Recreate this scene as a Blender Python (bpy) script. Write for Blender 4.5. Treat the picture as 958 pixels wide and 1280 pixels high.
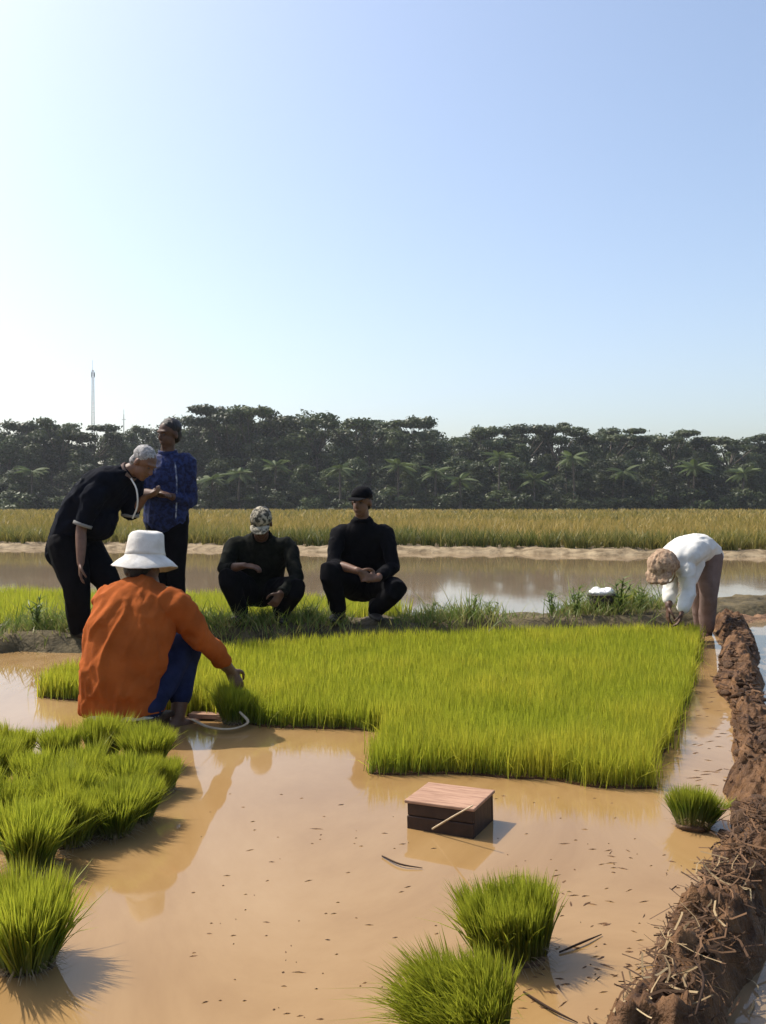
import bpy, math, random
import numpy as np
from mathutils import Vector, Matrix

for o in list(bpy.data.objects):
    bpy.data.objects.remove(o)
random.seed(7)
RNG = np.random.default_rng(11)
SC = bpy.context.scene
COL = SC.collection

# ------------------------------------------------------------------ camera
CAM_H, FPX, CX, HY = 1.10, 1150.0, 479.0, 631.0      # metres, px of the 958x1280 photograph
cam_d = bpy.data.cameras.new('camera')
cam_d.sensor_fit = 'VERTICAL'
cam_d.sensor_height = 36.0
cam_d.lens = 36.0 * FPX / 1280.0
cam_d.shift_y = -(640.0 - HY) / 1280.0
cam_d.clip_start, cam_d.clip_end = 0.05, 9000
cam = bpy.data.objects.new('camera', cam_d)
COL.objects.link(cam)
cam.location = (0, 0, CAM_H)
cam.rotation_euler = (math.radians(90), 0, 0)
SC.camera = cam

# ------------------------------------------------------------------ sky, sun, exposure
SUN_AZ, SUN_EL = -62.0, 52.0                          # degrees: azimuth from +Y towards +X
w = bpy.data.worlds.new('World')
SC.world = w
w.use_nodes = True
nt = w.node_tree
nt.nodes.clear()
sky = nt.nodes.new('ShaderNodeTexSky')
sky.sky_type = 'NISHITA'
sky.sun_disc = False
sky.sun_elevation = math.radians(SUN_EL)
sky.sun_rotation = math.radians(SUN_AZ)
sky.altitude = 0
sky.air_density = 1.0
sky.dust_density = 2.7
sky.ozone_density = 1.0
bg = nt.nodes.new('ShaderNodeBackground')
bg.inputs['Strength'].default_value = 0.15
out = nt.nodes.new('ShaderNodeOutputWorld')
nt.links.new(sky.outputs[0], bg.inputs[0])
nt.links.new(bg.outputs[0], out.inputs[0])

sun_d = bpy.data.lights.new('sun', 'SUN')
sun_d.energy = 4.2
sun_d.angle = math.radians(0.53)
sun_d.color = (1.0, 0.93, 0.82)
sun = bpy.data.objects.new('sun', sun_d)
COL.objects.link(sun)
a, e = math.radians(SUN_AZ), math.radians(SUN_EL)
S = Vector((math.sin(a) * math.cos(e), math.cos(a) * math.cos(e), math.sin(e)))
sun.rotation_euler = (-S).to_track_quat('-Z', 'Y').to_euler()
sun.location = S * 40

SC.view_settings.view_transform = 'Standard'
SC.view_settings.look = 'None'
SC.view_settings.gamma = 1.0
SC.view_settings.use_curve_mapping = False
SC.view_settings.exposure = 0.52
HAZE = 0.00030
SC.cycles.use_denoising = True
SC.cycles.max_bounces = 8
SC.cycles.transmission_bounces = 6
SC.cycles.sample_clamp_indirect = 4.0

# ------------------------------------------------------------------ helpers
def W(px, py, d):
    """photo pixel + distance along the view axis -> world point"""
    return np.array([(px - CX) / FPX * d, d, CAM_H - (py - HY) / FPX * d])

def G(px, py, z=0.0):
    """photo pixel + height of the surface it lies on -> world point"""
    d = (CAM_H - z) * FPX / (py - HY)
    return np.array([(px - CX) / FPX * d, d, z])

def hsh(i, j, k, seed):
    n = (i * 374761393 + j * 668265263 + k * 2147483647 + seed * 974634777) & 0xFFFFFFFF
    n = ((n ^ (n >> 13)) * 1274126177) & 0xFFFFFFFF
    return ((n ^ (n >> 16)) & 0xFFFF) / 65535.0

def vnoise(p, seed=0):
    p = np.asarray(p, float)
    i = np.floor(p).astype(np.int64)
    f = p - i
    f = f * f * (3 - 2 * f)
    r = 0
    for a in (0, 1):
        for b in (0, 1):
            for c in (0, 1):
                wgt = (f[:, 0] if a else 1 - f[:, 0]) * (f[:, 1] if b else 1 - f[:, 1]) * (f[:, 2] if c else 1 - f[:, 2])
                r = r + wgt * hsh(i[:, 0] + a, i[:, 1] + b, i[:, 2] + c, seed)
    return r * 2 - 1

def fbm(p, octv=4, seed=0):
    p = np.asarray(p, float)
    r, amp = 0, 1.0
    for o in range(octv):
        r = r + amp * vnoise(p * 2 ** o + 17.3 * o, seed + o)
        amp *= 0.5
    return r

def tag(o, label=None, cat=None, group=None, kind=None):
    if label: o['label'] = label
    if cat: o['category'] = cat
    if group: o['group'] = group
    if kind: o['kind'] = kind
    return o

def link(o, parent=None):
    COL.objects.link(o)
    if parent is not None: o.parent = parent
    return o

def empty(name, loc=(0, 0, 0), rz=0.0):
    o = bpy.data.objects.new(name, None)
    o.empty_display_size = 0.1
    o.location = tuple(loc)
    o.rotation_euler = (0, 0, rz)
    return link(o)

def mesh_np(name, V, quads=None, tris=None, smooth=False, mat=None, attrs=None):
    me = bpy.data.meshes.new(name)
    V = np.asarray(V, np.float32)
    loops, tot = [], []
    if quads is not None and len(quads):
        q = np.asarray(quads, np.int32); loops.append(q.ravel()); tot.append(np.full(len(q), 4, np.int32))
    if tris is not None and len(tris):
        t = np.asarray(tris, np.int32); loops.append(t.ravel()); tot.append(np.full(len(t), 3, np.int32))
    loops = np.concatenate(loops); tot = np.concatenate(tot)
    start = np.concatenate([[0], np.cumsum(tot)[:-1]]).astype(np.int32)
    me.vertices.add(len(V)); me.vertices.foreach_set('co', V.ravel())
    me.loops.add(len(loops)); me.loops.foreach_set('vertex_index', loops)
    me.polygons.add(len(tot)); me.polygons.foreach_set('loop_start', start)
    me.update(calc_edges=True)
    me.validate()
    if smooth: me.polygons.foreach_set('use_smooth', np.ones(len(me.polygons), bool))
    if attrs:
        for k, v in attrs.items():
            at = me.attributes.new(k, 'FLOAT', 'POINT')
            at.data.foreach_set('value', np.asarray(v, np.float32))
    if mat: me.materials.append(mat)
    return me

def obj(name, me, parent=None, loc=None):
    o = bpy.data.objects.new(name, me)
    if loc is not None: o.location = tuple(loc)
    return link(o, parent)

class Geo:
    """collects (V, faces of any size) closed shapes"""
    def __init__(s): s.V = []; s.F = []; s.n = 0
    def add(s, V, F):
        V = np.asarray(V, float)
        s.V.append(V); s.F += [tuple(int(i) + s.n for i in f) for f in F]; s.n += len(V)
        return s
    def mesh(s, name, mat=None, off=(0, 0, 0), smooth=False):
        me = bpy.data.meshes.new(name)
        me.from_pydata((np.concatenate(s.V) - np.asarray(off)).tolist(), [], s.F)
        me.update()
        if smooth: me.polygons.foreach_set('use_smooth', np.ones(len(me.polygons), bool))
        if mat: me.materials.append(mat)
        return me

def box_geo(lo, hi, M=None):
    x0, y0, z0 = lo; x1, y1, z1 = hi
    V = np.array([[x0, y0, z0], [x1, y0, z0], [x1, y1, z0], [x0, y1, z0], [x0, y0, z1], [x1, y0, z1], [x1, y1, z1], [x0, y1, z1]], float)
    if M is not None: V = V @ np.array(M)[:3, :3].T + np.array(M)[:3, 3]
    return V, [(3, 2, 1, 0), (4, 5, 6, 7), (0, 1, 5, 4), (1, 2, 6, 5), (2, 3, 7, 6), (3, 0, 4, 7)]

def nrm(v):
    v = np.asarray(v, float)
    return v / (np.linalg.norm(v) + 1e-12)

def catmull(P, k):
    P = np.asarray(P, float)
    if len(P) < 3 or k < 2:
        return P if k < 2 else np.concatenate([P[:1] + (P[1:2] - P[:1]) * t for t in np.linspace(0, 1, k + 1)])
    Q = np.vstack([2 * P[0] - P[1], P, 2 * P[-1] - P[-2]])
    res = []
    for i in range(1, len(Q) - 2):
        for t in np.arange(k) / k:
            a, b, c, d = Q[i - 1], Q[i], Q[i + 1], Q[i + 2]
            res.append(.5 * (2 * b + (c - a) * t + (2 * a - 5 * b + 4 * c - d) * t * t + (3 * b - a - 3 * c + d) * t ** 3))
    res.append(P[-1])
    return np.array(res)

def loft(pts, ws, ts=None, side=None, seg=14, sub=3, cap=True):
    """tube of elliptical section through pts; closed with rounded ends"""
    pts = np.asarray(pts, float)
    ws = np.full(len(pts), ws) if np.isscalar(ws) else np.asarray(ws, float)
    ts = ws if ts is None else (np.full(len(pts), ts) if np.isscalar(ts) else np.asarray(ts, float))
    C = catmull(np.column_stack([pts, ws, ts]), sub)
    P, ws, ts = C[:, :3], np.maximum(C[:, 3], 1e-4), np.maximum(C[:, 4], 1e-4)
    T = np.gradient(P, axis=0)
    T /= np.linalg.norm(T, axis=1)[:, None] + 1e-12
    u = np.array(side, float) if side is not None else (np.array([1., 0, 0]) if abs(T[0][0]) < .8 else np.array([0, 1., 0]))
    rings = []
    ang = np.arange(seg) / seg * 2 * math.pi
    U = []
    for i in range(len(P)):
        u = nrm(u - T[i] * u.dot(T[i])) if True else u
        v = np.cross(T[i], u)
        U.append((u, v))
    def ring(i, c, k):
        return c + k * (np.cos(ang)[:, None] * U[i][0] * ws[i] + np.sin(ang)[:, None] * U[i][1] * ts[i])
    if cap:
        for f in (80, 50, 25):
            r = math.radians(f); rings.append(ring(0, P[0] - T[0] * min(ws[0], ts[0]) * math.sin(r), math.cos(r)))
    for i in range(len(P)): rings.append(ring(i, P[i], 1.0))
    if cap:
        for f in (25, 50, 80):
            r = math.radians(f); rings.append(ring(-1, P[-1] + T[-1] * min(ws[-1], ts[-1]) * math.sin(r), math.cos(r)))
    V = np.concatenate(rings)
    n = len(rings)
    F = []
    for i in range(n - 1):
        for j in range(seg):
            k = (j + 1) % seg
            F.append((i * seg + j, i * seg + k, (i + 1) * seg + k, (i + 1) * seg + j))
    F.append(tuple(range(seg - 1, -1, -1)))
    F.append(tuple((n - 1) * seg + j for j in range(seg)))
    return V, F

def ellipsoid(c, r, A=None, seg=18, rings=12):
    V, F = [], []
    A = np.eye(3) if A is None else np.asarray(A)        # rows: local axes
    for i in range(1, rings):
        th = math.pi * i / rings
        for j in range(seg):
            ph = 2 * math.pi * j / seg
            V.append([math.sin(th) * math.cos(ph), math.sin(th) * math.sin(ph), math.cos(th)])
    V += [[0, 0, 1], [0, 0, -1]]
    V = (np.array(V) * np.asarray(r)) @ A + np.asarray(c)
    for i in range(rings - 2):
        for j in range(seg):
            k = (j + 1) % seg
            F.append((i * seg + j, (i + 1) * seg + j, (i + 1) * seg + k, i * seg + k))
    t, b = (rings - 1) * seg, (rings - 1) * seg + 1
    for j in range(seg):
        k = (j + 1) % seg
        F.append((t, j, k)); F.append((b, (rings - 2) * seg + k, (rings - 2) * seg + j))
    return V, F

def lathe(profile, c, A=None, seg=28):
    """closed revolve: profile is [(r, z)...] from axis to axis"""
    A = np.eye(3) if A is None else np.asarray(A)
    V, F = [], []
    n = len(profile)
    for r, z in profile:
        for j in range(seg):
            ph = 2 * math.pi * j / seg
            V.append([r * math.cos(ph), r * math.sin(ph), z])
    for i in range(n - 1):
        for j in range(seg):
            k = (j + 1) % seg
            F.append((i * seg + j, i * seg + k, (i + 1) * seg + k, (i + 1) * seg + j))
    return np.array(V) @ A + np.asarray(c), F

def union(name, shapes, voxel, smooth_it, mat, parent=None, off=(0, 0, 0), wrinkle=0.0, wscale=9.0, wdir=(0, 0, 1), seed=0, dec=0.0):
    """one continuous skin over overlapping closed shapes"""
    g = Geo()
    for V, F in shapes: g.add(V, F)
    me = g.mesh('tmp')
    o = bpy.data.objects.new('tmp', me); COL.objects.link(o)
    m = o.modifiers.new('r', 'REMESH'); m.mode = 'VOXEL'; m.voxel_size = voxel; m.adaptivity = 0
    if smooth_it:
        m = o.modifiers.new('s', 'SMOOTH'); m.factor = 0.5; m.iterations = smooth_it
    if dec:
        m = o.modifiers.new('d', 'DECIMATE'); m.ratio = dec
    dg = bpy.context.evaluated_depsgraph_get()
    dg.update()
    ev = o.evaluated_get(dg)
    r = bpy.data.meshes.new_from_object(ev, depsgraph=dg)
    bpy.data.objects.remove(o); bpy.data.meshes.remove(me)
    n = len(r.vertices)
    V = np.empty(n * 3, np.float32); r.vertices.foreach_get('co', V); V = V.reshape(-1, 3).astype(float)
    if wrinkle:
        N = np.empty(n * 3, np.float32); r.vertex_normals.foreach_get('vector', N); N = N.reshape(-1, 3)
        d = nrm(wdir)
        q = V * wscale
        q = q - d * (q @ d)[:, None] * 0.55 + 0.5 * fbm(V * 5, 2, seed)[:, None]
        f = 1 - np.abs(fbm(q, 3, seed + 5)) * 2.0        # ridged folds
        V = V + N * (wrinkle * np.clip(f, -.25, 1))[:, None]
    V = V - np.asarray(off)
    r.vertices.foreach_set('co', V.astype(np.float32).ravel())
    r.polygons.foreach_set('use_smooth', np.ones(len(r.polygons), bool))
    r.materials.clear(); r.materials.append(mat)
    r.name = name
    r.update()
    return obj(name, r, parent)

def blade_data(base, h, wid, face, lean, bend, segs=3, dirb=None, stiff=0.35):
    """ribbons: base (N,3), lean (N,2) per unit height, bend (N,) extra curve along dirb"""
    N = len(base)
    if dirb is None: dirb = lean / (np.linalg.norm(lean, axis=1)[:, None] + 1e-9)
    fv = np.column_stack([np.cos(face), np.sin(face), np.zeros(N)])
    L = 2 * segs + 1
    V = np.zeros((N, L, 3)); H = np.zeros((N, L))
    for i in range(segs + 1):
        t = i / segs
        c = base.copy()
        c[:, :2] += lean * (h * t)[:, None] + dirb * (h * bend * t * t)[:, None]
        c[:, 2] += h * t * (1 - stiff * bend * t)
        if i == segs:
            V[:, L - 1] = c; H[:, L - 1] = 1
        else:
            ww = (wid * (1 - 0.75 * t ** 1.6) * .5)[:, None] * fv
            V[:, 2 * i] = c - ww; V[:, 2 * i + 1] = c + ww
            H[:, 2 * i] = H[:, 2 * i + 1] = t
    o = (np.arange(N) * L)[:, None]
    quads = np.concatenate([o + np.array([[2 * i, 2 * i + 1, 2 * i + 3, 2 * i + 2]]) for i in range(segs - 1)]) if segs > 1 else None
    tris = o + np.array([[2 * segs - 2, 2 * segs - 1, 2 * segs]])
    return V.reshape(-1, 3), quads, tris, H.ravel()

def blade_mesh(name, mat, base, h, wid, lean, bend, segs=3, dirb=None, stiff=0.35, rnd=None, rng=RNG):
    N = len(base)
    V, q, t, H = blade_data(base, h, wid, rng.uniform(0, math.pi, N), lean, bend, segs, dirb, stiff)
    r = rng.uniform(0, 1, N) if rnd is None else rnd
    return mesh_np(name, V, q, t, True, mat, {'rnd': np.repeat(r, 2 * segs + 1), 'hgt': H})

def in_poly(P, poly):
    x, y = P[:, 0], P[:, 1]
    r = np.zeros(len(P), bool)
    n = len(poly)
    for i in range(n):
        x0, y0 = poly[i][:2]; x1, y1 = poly[(i + 1) % n][:2]
        c = ((y0 > y) != (y1 > y)) & (x < (x1 - x0) * (y - y0) / (y1 - y0 + 1e-12) + x0)
        r ^= c
    return r

def scatter_poly(poly, n, rng=RNG):
    p = np.asarray(poly)[:, :2]
    lo, hi = p.min(0), p.max(0)
    out = np.zeros((0, 2))
    while len(out) < n:
        q = rng.uniform(lo, hi, (n * 2, 2))
        out = np.vstack([out, q[in_poly(q, poly)]])
    return out[:n]

# ------------------------------------------------------------------ materials
def new_mat(name):
    m = bpy.data.materials.new(name); m.use_nodes = True
    nt = m.node_tree
    b = nt.nodes['Principled BSDF']
    return m, nt, b

def ramp(nt, fac, stops):
    r = nt.nodes.new('ShaderNodeValToRGB')
    el = r.color_ramp.elements
    while len(el) < len(stops): el.new(0.5)
    for e_, (p, c) in zip(el, stops): e_.position = p; e_.color = (*c, 1)
    nt.links.new(fac, r.inputs[0])
    return r.outputs[0]

def noise_node(nt, scale, detail=4, coord='Object', rough=.6, stretch=None):
    tc = nt.nodes.new('ShaderNodeTexCoord')
    n = nt.nodes.new('ShaderNodeTexNoise')
    n.inputs['Scale'].default_value = scale; n.inputs['Detail'].default_value = detail
    n.inputs['Roughness'].default_value = rough
    src = tc.outputs[coord]
    if stretch:
        mp = nt.nodes.new('ShaderNodeMapping'); mp.inputs['Scale'].default_value = stretch
        nt.links.new(src, mp.inputs[0]); src = mp.outputs[0]
    nt.links.new(src, n.inputs['Vector'])
    return n.outputs['Fac']

def bump(nt, b, fac, strength, dist):
    bn = nt.nodes.new('ShaderNodeBump')
    bn.inputs['Strength'].default_value = strength; bn.inputs['Distance'].default_value = dist
    nt.links.new(fac, bn.inputs['Height'])
    nt.links.new(bn.outputs[0], b.inputs['Normal'])

def noisy(name, c0, c1, scale, rough=.8, bs=.4, bd=.01, detail=5, coord='Object', lo=.35, hi=.65, stretch=None, spec=.3):
    m, nt, b = new_mat(name)
    f = noise_node(nt, scale, detail, coord, stretch=stretch)
    nt.links.new(ramp(nt, f, [(lo, c0), (hi, c1)]), b.inputs['Base Color'])
    b.inputs['Roughness'].default_value = rough
    b.inputs['Specular IOR Level'].default_value = spec
    if bs: bump(nt, b, noise_node(nt, scale * 3, 5, coord, stretch=stretch), bs, bd)
    return m

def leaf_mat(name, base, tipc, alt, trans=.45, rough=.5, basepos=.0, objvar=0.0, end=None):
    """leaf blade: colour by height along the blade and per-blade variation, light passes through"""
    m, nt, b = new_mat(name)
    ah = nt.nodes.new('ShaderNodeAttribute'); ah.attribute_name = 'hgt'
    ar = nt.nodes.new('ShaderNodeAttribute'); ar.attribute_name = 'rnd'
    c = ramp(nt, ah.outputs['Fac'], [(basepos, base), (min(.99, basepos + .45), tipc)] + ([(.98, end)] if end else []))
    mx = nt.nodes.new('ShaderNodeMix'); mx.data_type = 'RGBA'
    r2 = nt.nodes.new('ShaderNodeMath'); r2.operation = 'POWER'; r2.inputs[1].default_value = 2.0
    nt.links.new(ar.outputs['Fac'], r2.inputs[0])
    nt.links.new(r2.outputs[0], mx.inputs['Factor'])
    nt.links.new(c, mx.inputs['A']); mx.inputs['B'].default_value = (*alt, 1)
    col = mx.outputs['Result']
    if objvar:
        oi = nt.nodes.new('ShaderNodeObjectInfo')
        hs = nt.nodes.new('ShaderNodeHueSaturation')
        mr = nt.nodes.new('ShaderNodeMapRange')
        mr.inputs['To Min'].default_value = 1 - objvar; mr.inputs['To Max'].default_value = 1 + objvar
        nt.links.new(oi.outputs['Random'], mr.inputs[0])
        nt.links.new(mr.outputs[0], hs.inputs['Value'])
        nt.links.new(col, hs.inputs['Color']); col = hs.outputs[0]
    nt.links.new(col, b.inputs['Base Color'])
    b.inputs['Roughness'].default_value = rough
    b.inputs['Specular IOR Level'].default_value = .3
    tr = nt.nodes.new('ShaderNodeBsdfTranslucent')
    nt.links.new(col, tr.inputs['Color'])
    ms = nt.nodes.new('ShaderNodeMixShader'); ms.inputs[0].default_value = trans
    nt.links.new(b.outputs[0], ms.inputs[1]); nt.links.new(tr.outputs[0], ms.inputs[2])
    nt.links.new(ms.outputs[0], nt.nodes['Material Output'].inputs['Surface'])
    return m

def cloth(name, c, var=.25, rough=.9, scale=14):
    c = np.array(c)
    m = noisy(name, tuple(c * (1 - var)), tuple(np.minimum(c * (1 + var), .9)), scale, rough, .35, .005, spec=.08)
    return m

M = {}
# muddy water: an opaque silty body under a clear reflecting surface
m, nt, b = new_mat('silty_water')
f = noise_node(nt, .75, 7, 'Object', .66, (1, .55, 1)); f.node.inputs['Distortion'].default_value = 1.6
nt.links.new(ramp(nt, f, [(.3, (.225, .128, .046)), (.5, (.285, .175, .072)), (.72, (.33, .215, .10))]), b.inputs['Base Color'])
b.inputs['Roughness'].default_value = .035
b.inputs['IOR'].default_value = 1.33
bump(nt, b, noise_node(nt, 2.6, 3, 'Object', .5, (1, .45, 1)), .055, .03)
M['water'] = m
m, nt, b = new_mat('olive_water')
f = noise_node(nt, .4, 5, 'Object', .62, (1, .6, 1))
nt.links.new(ramp(nt, f, [(.3, (.16, .11, .06)), (.7, (.24, .17, .10))]), b.inputs['Base Color'])
b.inputs['Roughness'].default_value = .05; b.inputs['IOR'].default_value = 1.33
bump(nt, b, noise_node(nt, 1.6, 3, 'Object', .5, (1, .3, 1)), .06, .03)
M['water2'] = m
M['mud'] = noisy('wet_mud', (.038, .016, .006), (.155, .078, .032), 10, .62, .9, .03, spec=.2)
M['mud_dry'] = noisy('drying_mud', (.10, .05, .025), (.27, .155, .08), 11, .8, .9, .03)
M['bank'] = noisy('pale_bank_earth', (.12, .085, .045), (.33, .255, .155), 3.6, .95, .8, .05)
M['soil'] = noisy('field_soil', (.10, .085, .03), (.17, .14, .05), 1.2, .95, .5, .05)
M['farland'] = noisy('far_grassland', (.09, .11, .03), (.16, .16, .06), .05, .95, .3, .2)
M['bundsoil'] = noisy('bund_soil', (.05, .04, .02), (.13, .10, .05), 6, .9, .9, .03)
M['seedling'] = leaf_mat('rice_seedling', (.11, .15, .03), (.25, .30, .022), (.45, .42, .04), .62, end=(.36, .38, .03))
M['bundle'] = leaf_mat('pulled_seedling', (.20, .20, .07), (.085, .15, .012), (.34, .35, .03), .52, basepos=.04, objvar=.12, end=(.38, .40, .035))  # pale stem bases; lit tops and shaded bodies put into the blade ramp
M['bundgrass'] = leaf_mat('bund_grass', (.14, .15, .04), (.13, .20, .03), (.32, .28, .10), .4)
M['seedling_far'] = leaf_mat('yellow_green_seedling', (.24, .27, .045), (.34, .38, .03), (.46, .43, .05), .55)  # the second bed's own lighter yellow green
M['crop'] = leaf_mat('ripening_rice', (.07, .085, .02), (.25, .205, .042), (.40, .285, .08), .4, basepos=.35)
M['crop_green'] = leaf_mat('green_rice', (.05, .07, .015), (.10, .125, .025), (.27, .23, .06), .4, basepos=.3)
M['weed'] = leaf_mat('weed_leaf', (.07, .11, .02), (.10, .17, .03), (.16, .2, .05), .4)
M['leafA'] = leaf_mat('tree_leaf_dark', (.026, .04, .013), (.034, .05, .016), (.07, .088, .028), .3, objvar=.45)
M['leafB'] = leaf_mat('tree_leaf_mid', (.034, .05, .015), (.046, .066, .02), (.10, .115, .038), .3, objvar=.45)
M['frond'] = leaf_mat('palm_frond', (.06, .09, .025), (.075, .11, .03), (.13, .14, .05), .3, .7, objvar=.2)
M['bark'] = noisy('bark', (.05, .04, .03), (.13, .105, .08), 3, .95, .6, .05)
M['root'] = noisy('root_mud', (.06, .035, .02), (.16, .10, .05), 30, .7, .9, .01)
M['straw'] = leaf_mat('dry_straw', (.20, .13, .06), (.26, .18, .09), (.42, .32, .18), .15, .8)
M['rot'] = leaf_mat('rotting_stalk', (.03, .014, .006), (.05, .026, .012), (.16, .085, .04), .05, .85)
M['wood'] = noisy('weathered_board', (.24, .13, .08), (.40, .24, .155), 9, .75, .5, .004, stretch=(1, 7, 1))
M['wood_dark'] = noisy('dark_board', (.022, .012, .008), (.06, .032, .02), 7, .6, .5, .004, stretch=(1, 9, 1))  # far darker than the top board; box sides and stool
M['bamboo'] = noisy('pale_bamboo', (.34, .26, .16), (.5, .40, .27), 20, .5, .2, .002)
M['steel'] = noisy('painted_steel', (.09, .09, .095), (.16, .16, .165), 2, .6, 0)
M['redsteel'] = noisy('red_painted_steel', (.20, .07, .06), (.26, .09, .08), 2, .5, 0)
M['skin'] = noisy('skin_brown', (.11, .056, .035), (.17, .088, .055), 18, .5, .1, .002)
M['skin_dark'] = noisy('skin_dark', (.07, .035, .022), (.11, .056, .036), 18, .5, .1, .002)
M['hair_black'] = noisy('black_hair', (.006, .005, .005), (.025, .022, .02), 60, .5, .8, .006)
M['hair_grey'] = noisy('grey_hair', (.16, .15, .145), (.44, .43, .42), 55, .6, .9, .008)
M['orange'] = noisy('orange_jersey', (.27, .066, .014), (.38, .098, .022), 6, .95, .5, .008, spec=.1)
M['white'] = noisy('white_cotton', (.52, .51, .47), (.66, .65, .61), 7, .95, .5, .006, spec=.1)
M['hatwhite'] = noisy('white_canvas', (.50, .47, .42), (.66, .64, .60), 12, .95, .6, .006)
M['navy'] = cloth('navy_trouser', (.016, .022, .06))
M['blue'] = noisy('blue_batik', (.006, .009, .038), (.018, .03, .11), 34, .8, .2, .003, lo=.42, hi=.58)
M['black'] = cloth('black_cloth', (.0045, .0045, .006))
M['blackblue'] = cloth('black_navy_cloth', (.005, .0065, .012))
M['darkgreen'] = noisy('dark_uniform', (.004, .005, .004), (.013, .014, .011), 22, .9, .3, .004, spec=.08)
M['camo'] = noisy('patterned_cap', (.04, .036, .024), (.34, .30, .22), 30, .8, .2, .003, lo=.44, hi=.56)
M['greytrouser'] = cloth('grey_brown_trouser', (.16, .115, .10), .15)
M['hatbrown'] = noisy('brown_woven_hat', (.20, .12, .07), (.46, .32, .21), 38, .8, .9, .01)
M['eye'] = noisy('eye', (.02, .012, .01), (.12, .10, .09), 160, .25, 0)
M['placket'] = noisy('pale_blue_placket', (.04, .06, .14), (.30, .33, .40), 30, .8, 0, lo=.45, hi=.6)
M['greycuff'] = cloth('pale_grey_knit', (.20, .195, .185), .1)
M['rubber'] = noisy('dark_boot', (.012, .011, .01), (.035, .03, .026), 20, .6, .2, .004)
M['plastic_white'] = noisy('white_sack', (.62, .62, .60), (.80, .80, .78), 9, .5, .6, .01)
M['crate'] = noisy('dark_basket', (.02, .015, .012), (.06, .05, .04), 40, .7, .6, .006)

# ------------------------------------------------------------------ ground, water
def grid(name, xs, ys, zf, mat, smooth=True):
    X, Y = np.meshgrid(xs, ys)
    V = np.column_stack([X.ravel(), Y.ravel(), zf(X.ravel(), Y.ravel())])
    nx, ny = len(xs), len(ys)
    i = np.arange(nx * ny).reshape(ny, nx)
    q = np.column_stack([i[:-1, :-1].ravel(), i[:-1, 1:].ravel(), i[1:, 1:].ravel(), i[1:, :-1].ravel()])
    return mesh_np(name, V, q, None, smooth, mat)

g = obj('ground', mesh_np('ground', [[-4000, -300, -.25], [4000, -300, -.25], [4000, 6000, -.25], [-4000, 6000, -.25]], [[0, 1, 2, 3]], mat=M['farland']))
tag(g, 'flat grassy land reaching to the horizon', kind='structure')
g = obj('paddy_water', mesh_np('paddy_water', [[-60, -12, -.004], [60, -12, -.004], [60, 27, -.004], [-60, 27, -.004]], [[0, 1, 2, 3]], mat=M['water2']))
tag(g, 'still olive brown water flooding the far and right paddies', kind='structure')

def far_edge(x):                                   # front line of the pale bank
    return 21.2 - 0.235 * x + .25 * np.sin(x * .8) + .12 * np.sin(x * 2.3 + 1)

def strip(name, cx, cy, half, zprof, mat, n_amp, n_sc, seed, nu=None, nv=40, du=.03):
    """raised earth bank along a polyline (cx, cy), with clods in its relief"""
    C = catmull(np.column_stack([cx, cy]), 12)
    seg = np.linalg.norm(np.diff(C, axis=0), axis=1); s = np.concatenate([[0], np.cumsum(seg)])
    nu = int(s[-1] / du)
    u = np.linspace(0, s[-1], nu)
    P = np.column_stack([np.interp(u, s, C[:, 0]), np.interp(u, s, C[:, 1])])
    T = np.gradient(P, axis=0); T /= np.linalg.norm(T, axis=1)[:, None]
    Nn = np.column_stack([T[:, 1], -T[:, 0]])
    v = np.linspace(-1, 1, nv)
    hw = half(u / s[-1]) if callable(half) else np.full(nu, half)
    edge = 1 + .22 * fbm(np.column_stack([u * 3, u * 0, u * 0]), 3, seed + 9)
    X = P[:, None, :] + Nn[:, None, :] * (v[None, :, None] * (hw * edge)[:, None, None])
    Z = zprof(v)[None, :] * np.ones((nu, 1))
    pts = np.column_stack([X.reshape(-1, 2), np.zeros(nu * nv)])
    nz = fbm(pts * n_sc, 5, seed).reshape(nu, nv)
    nz2 = np.abs(fbm(pts * n_sc * 2.6, 3, seed + 3)).reshape(nu, nv)
    env = np.clip(1.25 - np.abs(v) ** 3, .15, 1)[None, :]
    Z = Z + (nz * n_amp - nz2 * n_amp * .8) * env
    V = np.column_stack([X.reshape(-1, 2), Z.ravel()])
    i = np.arange(nu * nv).reshape(nu, nv)
    q = np.column_stack([i[:-1, :-1].ravel(), i[:-1, 1:].ravel(), i[1:, 1:].ravel(), i[1:, :-1].ravel()])
    return mesh_np(name, V, q, None, True, mat), P, Nn, hw

# pale earth bank on the far side of the flooded paddy, and the field behind it
xs = np.linspace(-42, 42, 420)
vs = np.array([0, .12, .3, .5, .8, 1.1, 1.5, 2.0])
zz = np.array([-.06, .02, .07, .10, .12, .12, .12, .12])
X = np.repeat(xs[:, None], len(vs), 1)
Y = far_edge(X) + vs[None, :]
P3 = np.column_stack([X.ravel(), Y.ravel(), np.zeros(X.size)])
Z = zz[None, :] + (fbm(P3 * 3.2, 4, 5) * .05).reshape(X.shape) * np.array([.3, 1, 1, 1, 1, 1, .7, .2])[None, :]
i = np.arange(X.size).reshape(X.shape)
q = np.column_stack([i[:-1, :-1].ravel(), i[1:, :-1].ravel(), i[1:, 1:].ravel(), i[:-1, 1:].ravel()])
tag(obj('earth_bank', mesh_np('earth_bank', np.column_stack([X.ravel(), Y.ravel(), Z.ravel()]), q, None, True, M['bank'])),
    'pale dry earth bank between flooded paddy and ripening rice', kind='structure')
fv = [[x, far_edge(np.array(x)) + 1.9, .11] for x in np.linspace(-42, 42, 60)]
fv += [[-42 - 60, 128, .11], [42 + 60, 128, .11]]
n = 60
V = [[x, far_edge(np.array(x)) + 1.9, .11] for x in np.linspace(-42, 42, n)] + [[x * 2.6, 132, .11] for x in np.linspace(-42, 42, n)]
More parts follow.
